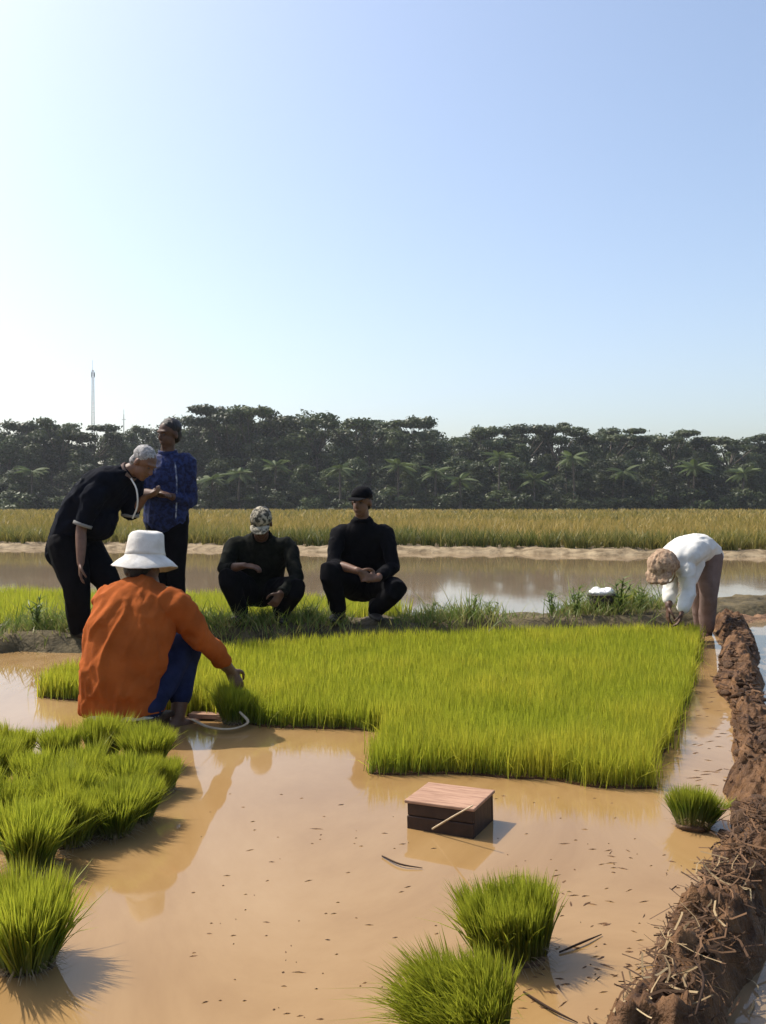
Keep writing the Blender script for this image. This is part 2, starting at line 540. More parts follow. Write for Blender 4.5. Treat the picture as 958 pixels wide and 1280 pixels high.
q = [[k, k + 1, n + k + 1, n + k] for k in range(n - 1)]
tag(obj('field_soil', mesh_np('field_soil', V, q, None, False, M['soil'])), 'soil of the ripening rice field', kind='structure')

# the middle bund, on which the people stand and squat
BUND = np.array([[-9, 6.4], [-4.5, 7.1], [-2.6, 7.25], [-1.2, 7.65], [0, 7.75], [1.2, 8.05], [2.3, 8.5], [3.3, 9.3], [5.0, 10.0], [9, 11.2], [14, 12.2]])
def bund_prof(v): return -.05 + .18 * np.clip(1.35 * (1 - np.abs(v) ** 2.6), 0, 1.0)
me, BP, BN, BHW = strip('middle_bund', BUND[:, 0], BUND[:, 1], .46, bund_prof, M['bundsoil'], .035, 5, 21, nv=26, du=.05)
tag(obj('middle_bund', me), 'low earth bund with grass between the paddies', kind='structure')

# the fresh mud bund running away on the right
le = np.array([[-.02, .9], [.22, 1.5], [.45, 1.95], [.75, 2.49], [1.02, 2.94], [1.30, 3.6], [1.58, 4.36], [2.02, 5.75], [2.60, 7.2], [2.92, 8.3]])
cl = le + np.column_stack([np.linspace(.13, .17, len(le)), np.linspace(-.07, -.09, len(le))])
def mud_prof(v): return -.035 + .165 * np.clip(1.15 * (1 - np.abs(v) ** 2.0), 0, 1.0)
me, MP, MN, MHW = strip('mud_bund', cl[:, 0], cl[:, 1], lambda s: .118 + .02 * s + .014 * np.sin(s * 20), mud_prof, M['mud'], .055, 7.5, 4, nv=44, du=.014)
mud = tag(obj('mud_bund', me), 'freshly heaped brown mud bund beside the seedbed', kind='structure')
# brown mud flat joining the two bunds at the back right
me, _, _, _ = strip('mud_flat', [3.0, 3.9, 5.4, 8], [8.75, 9.0, 9.5, 10.2], .40, lambda v: -.03 + .07 * (1 - v ** 2), M['mud_dry'], .03, 5, 31, nv=24, du=.04)
tag(obj('mud_flat', me), 'smooth pinkish brown mud where the two bunds meet', kind='structure')

pl_ = [p for p in BP if -8.9 < p[0] < 2.9]
pm_ = [p for p in MP if p[1] < 8.2]
poly = [(-9, 6.5)] + [tuple(p) for p in pl_] + [tuple(p) for p in pm_[::-1]] + [(pm_[0][0] - .1, -3), (-9, -3)]
me = bpy.data.meshes.new('seedbed_water'); me.from_pydata([(float(x), float(y), 0.0) for x, y in poly], [], [tuple(range(len(poly)))]); me.materials.append(M['water'])
tag(obj('seedbed_water', me), 'still silty tan water round the seedlings', kind='structure')

# ------------------------------------------------------------------ seedbeds
BED = [(1.04, 3.57), (1.40, 4.4), (1.93, 5.75), (2.56, 7.45), (1.5, 7.42), (.5, 7.2), (-.5, 6.85), (-1.2, 6.35), (-1.7, 6.0), (-2.02, 5.62), (-2.02, 5.27), (-1.63, 5.12),
       (-1.2, 4.92), (-.63, 4.58), (-.3, 4.50), (.03, 4.45), (.01, 4.1), (-.05, 3.74), (.26, 3.78), (.55, 3.70), (.87, 3.58)]
def wob(poly, amp, seed, step=.06):
    P = np.array(list(poly) + [poly[0]], float)
    seg = np.linalg.norm(np.diff(P, axis=0), axis=1); s = np.concatenate([[0], np.cumsum(seg)])
    u = np.arange(0, s[-1], step)
    Q = np.column_stack([np.interp(u, s, P[:, 0]), np.interp(u, s, P[:, 1])])
    Q[:, 0] += amp * fbm(np.column_stack([Q * 6, u * 0]), 2, seed); Q[:, 1] += amp * fbm(np.column_stack([Q * 6, u * 0 + 9]), 2, seed + 1)
    return Q
BEDW = wob(BED, .034, 3)
def slab(name, poly, z0, z1, mat):
    n = len(poly)
    V = [(x, y, z0) for x, y in poly] + [(x, y, z1) for x, y in poly]
    me = bpy.data.meshes.new(name)
    me.from_pydata([tuple(map(float, v)) for v in V], [], [tuple(range(n, 2 * n))] + [(k, (k + 1) % n, n + (k + 1) % n, n + k) for k in range(n)])
    me.materials.append(mat); me.update()
    return me
bed = tag(empty('seedling_bed', (.5, 5.5, 0)), 'large bright green rice seedling bed growing in the muddy water', 'seedbed')
sb = obj('bed_soil', slab('bed_soil', BEDW, -.02, .007, M['mud']), bed); sb.location = (-.5, -5.5, 0)
N = 105000
P = scatter_poly(BEDW, N * 2)
# more, finer blades near the viewer
keep = RNG.uniform(0, 1, len(P)) < np.clip((4.9 / P[:, 1]) ** 2.0, .25, 1)
P = P[keep][:N]
ST = BEDW[RNG.integers(0, len(BEDW), 1200)] + RNG.normal(0, .02, (1200, 2)); P = np.vstack([P, ST])
hn = fbm(np.column_stack([P * 1.6, P[:, 0] * 0]), 3, 8)
hn2 = fbm(np.column_stack([P * 9, P[:, 0] * 0]), 2, 18)
h = (.148 + .014 * hn + .016 * hn2) * RNG.uniform(.72, 1.16, len(P))
wid = .0042 * (P[:, 1] / 4) * RNG.uniform(.7, 1.3, len(P))
lean = RNG.normal(0, .10, (len(P), 2)) + np.array([.03, -.02])
base = np.column_stack([P, np.full(len(P), .002)])
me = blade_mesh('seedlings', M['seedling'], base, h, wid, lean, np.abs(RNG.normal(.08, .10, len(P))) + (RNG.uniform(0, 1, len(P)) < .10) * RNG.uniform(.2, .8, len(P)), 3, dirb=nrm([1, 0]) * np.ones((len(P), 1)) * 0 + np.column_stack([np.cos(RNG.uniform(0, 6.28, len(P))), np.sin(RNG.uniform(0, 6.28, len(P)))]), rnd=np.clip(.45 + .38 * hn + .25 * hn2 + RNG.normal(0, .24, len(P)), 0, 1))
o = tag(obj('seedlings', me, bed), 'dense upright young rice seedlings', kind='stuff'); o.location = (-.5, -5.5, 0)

# second seedbed beyond the bund, on the left
BED2 = [(-8, 7.2), (-4.6, 7.75), (-2.7, 7.8), (-1.3, 8.2), (-.2, 8.3), (.3, 8.7), (-.2, 9.5), (-1.6, 9.8), (-4, 10.2), (-8, 10.4)]
BED2W = wob(BED2, .05, 13)
bed2 = tag(empty('seedling_bed', (-3, 9, 0)), 'yellow green seedling bed behind the bund where people squat', 'seedbed')
sb = obj('bed_soil', slab('bed_soil2', BED2W, -.02, .05, M['bundsoil']), bed2); sb.location = (3, -9, 0)
P = scatter_poly(BED2W, 42000)
h = .17 * RNG.uniform(.7, 1.2, len(P)) * (1 + .15 * fbm(np.column_stack([P * 2, P[:, 0] * 0]), 2, 28))
base = np.column_stack([P, np.full(len(P), .04)])
me = blade_mesh('seedlings2', M['seedling_far'], base, h, .009 * RNG.uniform(.7, 1.3, len(P)), RNG.normal(0, .12, (len(P), 2)), np.abs(RNG.normal(.1, .1, len(P))), 2)
o = tag(obj('seedlings', me, bed2), 'short yellow green young rice seedlings', kind='stuff'); o.location = (3, -9, 0)

# grass and weeds on the middle bund
k = RNG.integers(0, len(BP), 46000)
side = np.clip(RNG.normal(0, .5, len(k)), -1.05, 1.05)
pts = BP[k] + BN[k] * (side * BHW[k])[:, None] + RNG.normal(0, .02, (len(k), 2))
dens = fbm(np.column_stack([pts * 1.5, pts[:, 0] * 0]), 3, 41)
mud_side = np.clip((pts[:, 0] - 2.4) / .9, 0, 1)
keep = (dens > -.25 + RNG.uniform(-.45, .45, len(k)) + 2 * mud_side) & (pts[:, 0] < 3.2)
pts, side, dens = pts[keep], side[keep], dens[keep]
zb = bund_prof(side)
h = np.clip(.05 + .06 * RNG.gamma(1.5, .6, len(pts)) * (1 + .9 * np.clip(dens, -.6, 1)), .03, .30)
h *= np.where(pts[:, 0] > .6, 1.25, 1.0)
me = blade_mesh('bund_grass', M['bundgrass'], np.column_stack([pts, zb - .005]), h, .0095 * RNG.uniform(.6, 1.3, len(pts)), RNG.normal(0, .28, (len(pts), 2)), np.abs(RNG.normal(.3, .3, len(pts))), 3)
tag(obj('bund_grass', me), 'rough short grass growing along the middle bund', 'grass', kind='stuff')

def make_weed(seed, hgt):
    r = np.random.default_rng(seed)
    g = Geo()
    tops = []
    for s in range(r.integers(3, 6)):
        a_ = r.uniform(0, 6.28); l = r.uniform(.1, .35)
        p = np.array([[0, 0, 0], [math.cos(a_) * l * hgt * .4, math.sin(a_) * l * hgt * .4, hgt * .5], [math.cos(a_) * l * hgt, math.sin(a_) * l * hgt, hgt * r.uniform(.8, 1.05)]])
        g.add(*loft(p, [.006, .005, .003], sub=3, seg=5)); tops.append(p)
    me1 = g.mesh('stem', M['weed'], smooth=True)
    B, L, H = [], [], []
    for p in tops:
        for q_ in range(14):
            t = r.uniform(.2, 1)
            c = p[0] * (1 - t) ** 2 + 2 * p[1] * t * (1 - t) + p[2] * t * t
            B.append(c); an = r.uniform(0, 6.28); L.append([math.cos(an) * 1.3, math.sin(an) * 1.3]); H.append(r.uniform(.05, .10) * hgt / .35)
    me2 = blade_mesh('leaves', M['weed'], np.array(B), np.array(H) * .8, np.full(len(B), .022), np.array(L), r.uniform(.3, .9, len(B)), 3, rng=r)
    return me1, me2
weeds = [make_weed(50 + k, .34) for k in range(4)]
wspots = [(45, 792, 'slender leafy weed growing from the bund grass beside the bending man', .36), (590, 768, 'dark leafy weed in the bund grass to the right of the capped squatting men', .30), (615, 766, 'low bushy weed at the edge of the bund behind the seedbed', .24),
          (690, 764, 'leafy weed on the bund beside the white sack', .3), (720, 764, 'dark bushy weed touching the basket with the white sack', .36), (775, 763, 'tallest leafy weed on the bund near the bending white-shirted worker', .46), (800, 764, 'leafy weed beside the worker with the brown hat', .34), (540, 768, 'small weed sprouting from the bund grass', .22), (385, 776, 'weed sprouting between the two squatting men', .2), (330, 778, 'weed between the feet of the squatting man in uniform', .17)]
for n_, (px, py, lab, hh) in enumerate(wspots):
    x = None
    for d in np.arange(6.4, 10, .02):               # where the sight line meets the bund line
        xx = (px - CX) / FPX * d
        yb = np.interp(xx, BP[:, 0], BP[:, 1])
        if d >= yb - .12: x = xx; break
    hh *= .72
    wd = tag(empty('weed_plant', (x, d, .11), n_ * 1.3), lab, 'weed', 'weeds on the bund')
    a_, b_ = weeds[n_ % 4]
    for nm, me in (('stem', a_), ('leaves', b_)):
        c = obj(nm, me, wd); c.scale = (hh / .34,) * 3

# ------------------------------------------------------------------ ripening rice field
B_, H_, W_, L_, R_ = [], [], [], [], []
def crop_band(y0, y1, half_x, step, nb, hgt, wid, r):
    nx = int(2 * half_x / step); ny = int((y1 - y0) / step)
    X, Y = np.meshgrid(np.linspace(-half_x, half_x, nx), np.arange(ny) * step)
    X = X.ravel() + r.normal(0, step * .25, X.size); Y = Y.ravel() + r.normal(0, step * .25, Y.size)
    Y = Y + y0 + (far_edge(X) - 21.2 + .75 if y0 < 60 else 0)
    hh = hgt * (1 + .12 * fbm(np.column_stack([X * .35, Y * .35, X * 0]), 3, 61))
    rn = np.clip(.5 + .5 * fbm(np.column_stack([X * .12, Y * .25, X * 0]), 3, 62), 0, 1)
    for _ in range(nb):
        n = len(X)
        an = r.uniform(0, 6.28, n)
        B_.append(np.column_stack([X + r.normal(0, step * .16, n), Y + r.normal(0, step * .16, n), np.full(n, .1)]))
        H_.append(hh * r.uniform(.5, 1.2, n)); W_.append(wid * r.uniform(.6, 1.3, n))
        L_.append(np.column_stack([np.cos(an), np.sin(an)]) * r.uniform(.02, .30, n)[:, None]); R_.append(np.clip(rn + r.normal(0, .3, n), 0, 1))
r = np.random.default_rng(77)
crop_band(21.2, 22.6, 16, .21, 17, .47, .022, r)
me = blade_mesh('rice_fringe', M['crop_green'], np.concatenate(B_), np.concatenate(H_), np.concatenate(W_), np.concatenate(L_), np.abs(r.normal(.3, .25, len(np.concatenate(H_)))), 3, rnd=np.concatenate(R_), rng=r)
tag(obj('rice_fringe', me), 'greener fringe of rice plants along the pale bank', 'rice field', kind='stuff')
for l_ in (B_, H_, W_, L_, R_): l_.clear()
crop_band(22.6, 25.5, 16, .25, 13, .50, .021, r)
crop_band(25, 40, 22, .42, 10, .52, .03, r)
crop_band(40, 75, 40, .9, 9, .54, .07, r)
crop_band(75, 128, 66, 1.7, 8, .56, .14, r)
B_ = np.concatenate(B_); H_ = np.concatenate(H_); W_ = np.concatenate(W_); L_ = np.concatenate(L_); R_ = np.concatenate(R_)
me = blade_mesh('rice_crop', M['crop'], B_, H_, W_, L_, np.abs(r.normal(.35, .25, len(B_))), 3, rnd=R_, rng=r)
tag(obj('rice_crop', me), 'wide field of yellowing ripening rice beyond the flooded paddy', 'rice field', kind='stuff')

# ------------------------------------------------------------------ trees
def leaf_quads(C, Nrm, size, r):
    n = len(C)
    Nrm = Nrm / (np.linalg.norm(Nrm, axis=1)[:, None] + 1e-9)
    t = np.cross(Nrm, r.normal(0, 1, (n, 3))); t /= np.linalg.norm(t, axis=1)[:, None] + 1e-9
    b = np.cross(Nrm, t)
    s = size[:, None]
    V = np.stack([C - t * s, C - b * s * .55, C + t * s, C + b * s * .55], 1)
    o = (np.arange(n) * 4)[:, None]
    return V.reshape(-1, 3), o + np.array([[0, 1, 2, 3]])

def make_tree(seed, kind):
    """unit: height about 1 (scaled on placing by 13 m)"""
    r = np.random.default_rng(seed)
    Hh = 13.0
    clumps = []
    g = Geo()
    if kind == 'umbrella':                            # flat-topped, tall bare trunk
        fork = np.array([r.normal(0, .3), r.normal(0, .3), Hh * .58])
        g.add(*loft([[0, 0, 0], [.1, .05, Hh * .3], fork], [.3, .22, .17], seg=7))
        for k in range(8):
            a_ = k * .785 + r.uniform(-.3, .3); R = r.uniform(1.6, 4.2)
            c = np.array([math.cos(a_) * R, math.sin(a_) * R, Hh * r.uniform(.80, .97)])
            g.add(*loft([fork, (fork + c) / 2 + [0, 0, -.3], c], [.12, .08, .03], seg=5))
            clumps.append((c, np.array([r.uniform(.8, 1.7), r.uniform(.8, 1.7), r.uniform(.35, .8)])))
        dens = 150
    elif kind == 'bushy':
        g.add(*loft([[0, 0, 0], [.15, 0, Hh * .35], [.1, .2, Hh * .8]], [.28, .2, .06], seg=7))
        for k in range(36):
            t = .03 + .93 * (k + r.uniform(0, 1)) / 36; R = 3.2 * math.sin(math.pi * min(1, .22 + .75 * t)) ** .7 * r.uniform(.3, 1)
            a_ = r.uniform(0, 6.28)
            c = np.array([math.cos(a_) * R, math.sin(a_) * R, Hh * t])
            clumps.append((c, r.uniform(.8, 1.6, 3) * [1, 1, .75]))
            if k % 3 == 0: g.add(*loft([[.12, .1, Hh * t * .7], c], [.09, .03], seg=5))
        dens = 95
    elif kind == 'tall':
        g.add(*loft([[0, 0, 0], [-.1, .1, Hh * .5], [.1, 0, Hh * .92]], [.25, .18, .05], seg=7))
        for k in range(20):
            t = r.uniform(.35, 1.0); R = (2.6 * (1 - (t - .7) ** 2 * 3)) * r.uniform(.2, 1)
            a_ = r.uniform(0, 6.28)
            c = np.array([math.cos(a_) * R, math.sin(a_) * R, Hh * t])
            clumps.append((c, r.uniform(.6, 1.3, 3) * [1.15, 1.15, .6]))
            if k % 2 == 0: g.add(*loft([[0, .05, Hh * t * .75], c], [.08, .03], seg=5))
        dens = 110
    else:                                             # shrub / banana-like undergrowth
        Hh = 4.0
        g.add(*loft([[0, 0, 0], [.05, 0, 1.6]], [.08, .05], seg=5))
        for k in range(14):
            a_ = r.uniform(0, 6.28); R = r.uniform(.1, 1.8)
            clumps.append((np.array([math.cos(a_) * R, math.sin(a_) * R, r.uniform(.5, 3.6)]), r.uniform(.5, 1.0, 3) * [1, 1, .8]))
        dens = 60
    C, Nn, Sz, Rn = [], [], [], []
    for c, rad in clumps:
        n = int(dens * 1.7 * (rad[0] * rad[1]))
        d = r.normal(0, 1, (n, 3)); d /= np.linalg.norm(d, axis=1)[:, None]
        n = int(n)
        rr = r.uniform(0, 1, n) ** .45 * r.choice([1, 1, 1, 1.3], n)
        C.append(c + d * rad * rr[:, None]); Nn.append(d + r.normal(0, .7, (n, 3)) + [0, 0, .6])
        Sz.append(r.uniform(.12, .30, n)); Rn.append(np.clip(r.uniform(0, .7) + r.normal(0, .25, n), 0, 1))
    C = np.concatenate(C); Sz = np.concatenate(Sz); Rn = np.concatenate(Rn); Nn = np.concatenate(Nn)
    V, q = leaf_quads(C, Nn, Sz, r)
    hgt = np.repeat(np.clip(C[:, 2] / Hh, 0, 1), 4)
    crown = mesh_np('crown', V, q, None, False, M['leafB'] if kind in ('umbrella', 'shrub') or seed % 2 else M['leafA'], {'rnd': np.repeat(Rn, 4), 'hgt': hgt})
    return crown, g.mesh('trunk', M['bark'], smooth=True)

TREES = {k: [make_tree(s, k) for s in range(s0, s0 + n)] for k, s0, n in (('umbrella', 100, 3), ('bushy', 200, 5), ('tall', 300, 4), ('shrub', 400, 4))}
GRP = 'trees of the wood beyond the field'
def place_tree(kind, px, d, top_px, lab, name, var=None, wide=1.0):
    crown, trunk = TREES[kind][random.randrange(len(TREES[kind])) if var is None else var]
    hgt = CAM_H + (HY - top_px) * d / FPX + .25
    s = hgt / (4.0 if kind == 'shrub' else 13.3)
    wide = wide * random.uniform(.8, 1.35)
    t = tag(empty(name, ((px - CX) / FPX * d, d, -.25), random.uniform(0, 6.28)), lab, 'shrub' if kind == 'shrub' else 'tree', GRP)
    for nm, me in (('crown', crown), ('trunk', trunk)):
        c = obj(nm, me, t); c.scale = (s * wide, s * wide, s)
TOPX = [-400, -60, 0, 40, 70, 110, 160, 200, 250, 275, 300, 330, 345, 370, 400, 420, 450, 490, 530, 548, 562, 600, 650, 700, 740, 800, 870, 920, 958, 1400]
TOPY = [530, 530, 528, 529, 524, 530, 531, 530, 524, 512, 509, 512, 520, 512, 520, 527, 518, 516, 524, 532, 548, 537, 535, 529, 531, 540, 537, 548, 546, 545]
def top(px): return float(np.interp(px, TOPX, TOPY))
L_FL = 'flat topped spreading tree rising above the wood'
L_DK = 'dense round crowned dark tree in the middle of the wood'
L_TL = 'slim tall tree with loose layered crown in the wood'
L_LO = 'smaller leafy tree along the front edge of the wood'
L_SH = 'low shrub at the foot of the wood beside the rice field'
for px in np.arange(-190, 1160, 22):                # skyline row
    k = random.choice(['bushy', 'tall', 'tall', 'bushy', 'bushy'])
    px = px + random.uniform(-6, 6)
    place_tree(k, px, random.uniform(152, 166), top(px) + random.choice([0, 2, 5, 9, 13]), {'umbrella': L_FL, 'bushy': 'dense round crowned tree standing on the skyline of the wood', 'tall': L_TL}[k], {'umbrella': 'flat_crowned_tree', 'bushy': 'round_crowned_tree', 'tall': 'slender_tree'}[k])
for px, tp in ((285, 507), (310, 509), (358, 511), (455, 516), (72, 523), (600, 534), (700, 527), (20, 527), (118, 527), (236, 521), (395, 516), (520, 522), (655, 532), (770, 531), (845, 534), (905, 542)):
    place_tree('umbrella', px, random.uniform(146, 150), tp, L_FL, 'flat_crowned_tree', wide=1.15)
for px in np.arange(-180, 1150, 27):                # middle row
    px = px + random.uniform(-9, 9)
    place_tree('bushy', px, random.uniform(143, 150), top(px) + random.uniform(14, 34), L_DK, 'round_crowned_tree', wide=1.15)
for px in np.arange(-170, 1140, 31):                # front row
    px = px + random.uniform(-10, 10)
    place_tree('bushy', px, random.uniform(135, 141), random.uniform(567, 590), L_LO, 'small_tree', wide=1.3)
for px in np.arange(-170, 1140, 21):                # undergrowth
    px = px + random.uniform(-8, 8)
    place_tree('shrub', px, random.uniform(130.5, 134), random.uniform(606, 624), L_SH, 'low_shrub', wide=1.2)

# coconut palms
def make_frond(seed):
    r = np.random.default_rng(seed)
    L = 3.3
    B, H, Wd, Le = [], [], [], []
    V, q = [], []
    ts = np.linspace(.12, 1, 22)
    sp = lambda t: np.array([L * t, 0, 1.0 * t - 1.9 * t * t])
    for t in ts:
        c = sp(t); ll = .75 * math.sin(math.pi * min(1, .12 + .85 * t)) + .12
        for s in (-1, 1):
            tip = c + np.array([.35 * ll, s * ll * .75, -ll * .55])
            k = len(V)
            V += [c + [-.07, 0, 0], c + [.07, 0, 0], tip + [.04, 0, 0], tip + [-.04, 0, 0]]; q.append([k, k + 1, k + 2, k + 3])
    rib = loft([sp(t) for t in np.linspace(0, 1, 7)], np.linspace(.06, .015, 7), sub=1, seg=4)
    k = len(V)
    V = np.vstack([np.array(V), rib[0]]); 
    q += [[a + k for a in f] for f in rib[1] if len(f) == 4]
    n = len(V)
    return mesh_np('frond', V, q, None, False, M['frond'], {'rnd': r.uniform(0, .6, n), 'hgt': r.uniform(0, 1, n)})
FR = [make_frond(s) for s in range(3)]
def palm(px, d, crown_y, lab):
    hgt = CAM_H + (HY - crown_y) * d / FPX + .25
    x = (px - CX) / FPX * d
    t = tag(empty('coconut_palm', (x, d, -.25), random.uniform(0, 6.28)), lab, 'palm tree', 'coconut palms before the wood')
    g = Geo(); b = random.uniform(-.5, .5)
    g.add(*loft([[b, 0, 0], [b * .7, .1, hgt * .5], [0, 0, hgt]], [.24, .17, .13], seg=8))
    obj('trunk', g.mesh('trunk', M['bark'], smooth=True), t)
    for k in range(17):
        f = obj('frond', FR[k % 3], t, (0, 0, hgt))
        f.rotation_euler = (random.uniform(-.2, .2), random.uniform(-.75, .35), k * 2.399 + random.uniform(-.2, .2))
        f.scale = (random.uniform(.6, .85),) * 3
L_PM = 'coconut palm with drooping fronds standing before the dark wood'
for px, d, cy in ((625, 133, 572), (716, 132, 572), (545, 134, 590), (498, 134, 583), (780, 133, 590), (868, 133, 585), (300, 134, 592), (345, 135, 583), (425, 133, 586), (40, 134, 590), (575, 132, 600), (930, 134, 592), (668, 134, 600), (265, 133, 600)):
    palm(px, d, cy, L_PM)

# radio masts behind the wood
def mast(name, px, d, top_px, lab, w0, w1, lattice=True):
    hgt = CAM_H + (HY - top_px) * d / FPX + .25
    t = tag(empty(name, ((px - CX) / FPX * d, d, -.25)), lab, 'mast')
    cor = [(math.cos(a_), math.sin(a_)) for a_ in (.3, .3 + 2.094, .3 + 4.189)]
    at = lambda k, f: np.array([cor[k][0] * (w0 + (w1 - w0) * f), cor[k][1] * (w0 + (w1 - w0) * f), hgt * f])
    if lattice:
        for k in range(3):
            g = Geo(); g.add(*loft([at(k, 0), at(k, .93)], [.16, .10], seg=5, sub=1)); obj('mast_leg', g.mesh('mast_leg', M['steel']), t)
        g = Geo(); g2 = Geo(); nlev = 26
        for l in range(nlev):
            f0, f1 = .93 * l / nlev, .93 * (l + 1) / nlev
            for k in range(3):
                (g if (l // 4) % 2 else g2).add(*loft([at(k, f0), at((k + 1) % 3, f1)], .07, seg=4, sub=1, cap=False))
                (g if (l // 4) % 2 else g2).add(*loft([at(k, f1), at((k + 1) % 3, f1)], .07, seg=4, sub=1, cap=False))
        obj('bracing', g.mesh('bracing', M['steel']), t); obj('bracing', g2.mesh('bracing_red', M['redsteel']), t)
        for k in range(3):
            V, F = box_geo((-.16, -.16, -1.1), (.16, .16, 1.1)); V = V + at(k, .9) * [1.5, 1.5, 1]
            obj('panel_antenna', Geo().add(V, F).mesh('panel_antenna', M['steel']), t)
    else:
        g = Geo(); g.add(*loft([[0, 0, 0], [0, 0, hgt * .95]], [w0, w1], seg=7, sub=1)); obj('pole', g.mesh('pole', M['steel'], smooth=True), t)
        g = Geo(); g.add(*loft([[-.7, 0, hgt * .9], [.7, 0, hgt * .9]], .08, seg=5, sub=1)); obj('cross_arm', g.mesh('cross_arm', M['steel']), t)
    g = Geo(); g.add(*loft([[0, 0, hgt * .9], [0, 0, hgt]], .07, seg=5, sub=1)); obj('lightning_rod', g.mesh('lightning_rod', M['steel']), t)
mast('lattice_mast', 116, 420, 450, 'tall slim lattice radio mast rising above the wood', 1.1, .5)
mast('pole_mast', 155, 330, 512, 'short thin pole mast peeking over the wood', .3, .12, False)

# ------------------------------------------------------------------ pulled seedling bundles
def make_bundle(seed, n=2000, rb=.060, hgt=.20, flare=.36, droop=(0, 0)):
    r = np.random.default_rng(seed)
    a_ = r.uniform(0, 6.28, n); rr = np.sqrt(r.uniform(0, 1, n))
    el = r.uniform(.85, 1.18)
    base = np.column_stack([np.cos(a_) * rr * rb * el, np.sin(a_) * rr * rb / el, r.uniform(.0, .015, n)])
    NL = 16; lk = r.uniform(-rb, rb, (NL, 2)); lkl = r.normal(0, .07, (NL, 2)); lkh = r.normal(0, .10, NL)      # locks that lean together
    near = np.argmin(((base[:, None, :2] - lk[None]) ** 2).sum(2), 1)
    lean = np.column_stack([np.cos(a_), np.sin(a_)]) * (rr * flare)[:, None] + lkl[near] + r.normal(0, .05, (n, 2)) + np.array(droop) * .5
    h = hgt * r.uniform(.80, 1.04, n) * (1 - .14 * rr ** 2) * (1 + lkh[near])
    bd_ = r.uniform(0, 6.28, n)
    me = blade_mesh('leaf_blades', M['bundle'], base, h, .0058 * r.uniform(.6, 1.3, n), lean, np.abs(r.normal(.05, .06, n)) + (r.uniform(0, 1, n) < .12) * r.uniform(.1, .5, n) + np.hypot(*droop) * .5, 4,
                    rnd=np.clip(.45 + 2.0 * lkh[near] + r.normal(0, .25, n), 0, 1), rng=r, dirb=np.column_stack([np.cos(bd_), np.sin(bd_)]) + np.array(droop) * 3)
    # roots
    m = 200
    a2 = r.uniform(0, 6.28, m)
    b2 = np.column_stack([np.cos(a2) * rb * .95, np.sin(a2) * rb * .95, r.uniform(.0, .03, m)])
    me2 = blade_mesh('roots', M['straw'], b2, r.uniform(.01, .04, m), np.full(m, .003), np.column_stack([np.cos(a2), np.sin(a2)]) * r.uniform(.6, 1.8, m)[:, None], np.full(m, .5), 3, rng=r, stiff=2.4)
    V, F = ellipsoid((0, 0, .0), (rb * 1.04, rb * 1.04, .026), seg=16, rings=8)
    V = V * (1 + .14 * fbm(V * 40, 2, seed)[:, None])
    me3 = Geo().add(V, F).mesh('root_ball', M['root'], smooth=True)
    return me, me2, me3
BUN = [make_bundle(500 + k, flare=.28 + .06 * k) for k in range(4)] + [make_bundle(520, 3600, .085, .20, .34, (-.22, -.18)), make_bundle(521, 3600, .09, .185, .26, (-.06, .0))]
def bundle(px, py, s, lab, var, tilt=(0, 0), rz=0.0, z=0.0, grp='pulled rice seedling bundles', sz=None):
    sz = sz or s * random.uniform(.85, 1.1)
    p = G(px, py, z)
    b = tag(empty('seedling_bundle', p, rz), lab, 'seedling bundle', grp)
    b.rotation_euler = (tilt[0], tilt[1], rz)
    b.scale = (s, s, sz or s)
    for nm, me in zip(('leaf_blades', 'roots', 'root_ball'), BUN[var]):
        c = obj(nm, me, b)
        if nm != 'root_ball': tag(c, kind='stuff')
    return b
L_PILE = 'green rice seedling bundle standing in the crowded pile behind the orange-shirted man'
pile = [(15, 952, 1.0), (76, 948, .95), (132, 946, 1.0), (182, 956, .95), (-18, 985, 1.05), (46, 990, 1.0), (106, 986, 1.0), (158, 990, .95), (204, 984, .8), (14, 1034, 1.05), (80, 1028, .95), (176, 1020, .85), (-40, 1035, 1.1), (-45, 950, 1.1)]
for n_, (px, py, s) in enumerate(pile):
    bundle(px + random.uniform(-5, 5), py + 6 + random.uniform(-3, 3), s * random.uniform(.88, 1.02), L_PILE, n_ % 4, (random.uniform(-.15, .15), random.uniform(-.2, .12)), n_ * 1.7, grp='crowded pile of seedling bundles')
bundle(142, 1042, 1.0, 'flared seedling bundle with pale roots at the corner of the crowded pile', 3, (.04, -.06), .4)
bundle(38, 1082, 1.05, 'dark shaded seedling bundle at the pile edge, closest to the lone bundle', 1, (.0, -.1), 2.1)
bundle(92, 1054, .9, 'seedling bundle wedged between the shaded bundle and the flared bundle', 0, (.05, 0), 1.1)
bundle(34, 1206, 1.02, 'lone upright seedling bundle standing apart in open muddy water', 2, (.03, -.02), .9, sz=1.05)
bundle(640, 1192, .90, 'broad seedling bundle lying behind the drooping one, near the wooden box', 5, (.06, -.10), 0.3, sz=1.0)
bundle(588, 1305, .86, 'largest drooping seedling bundle with long blades leaning over the water', 4, (.05, -.12), 0, sz=.98)
bundle(866, 1036, .82, 'small seedling bundle slumped against the foot of the mud bund', 3, (-.12, .42), .8)
bundle(742, 762, 1.05, 'seedling bundle laid at the back of the bed beside the white sack', 1, (.3, .8), .3, .1)
bundle(780, 765, .95, 'seedling bundle laid on the bund before the worker with the brown hat', 2, (.2, .7), 1.6, .1)
HB = bundle(294, 903, .98, 'dark bundle of seedlings being pulled by the hand of the man in orange', 0, (.03, .02), 0, .0)

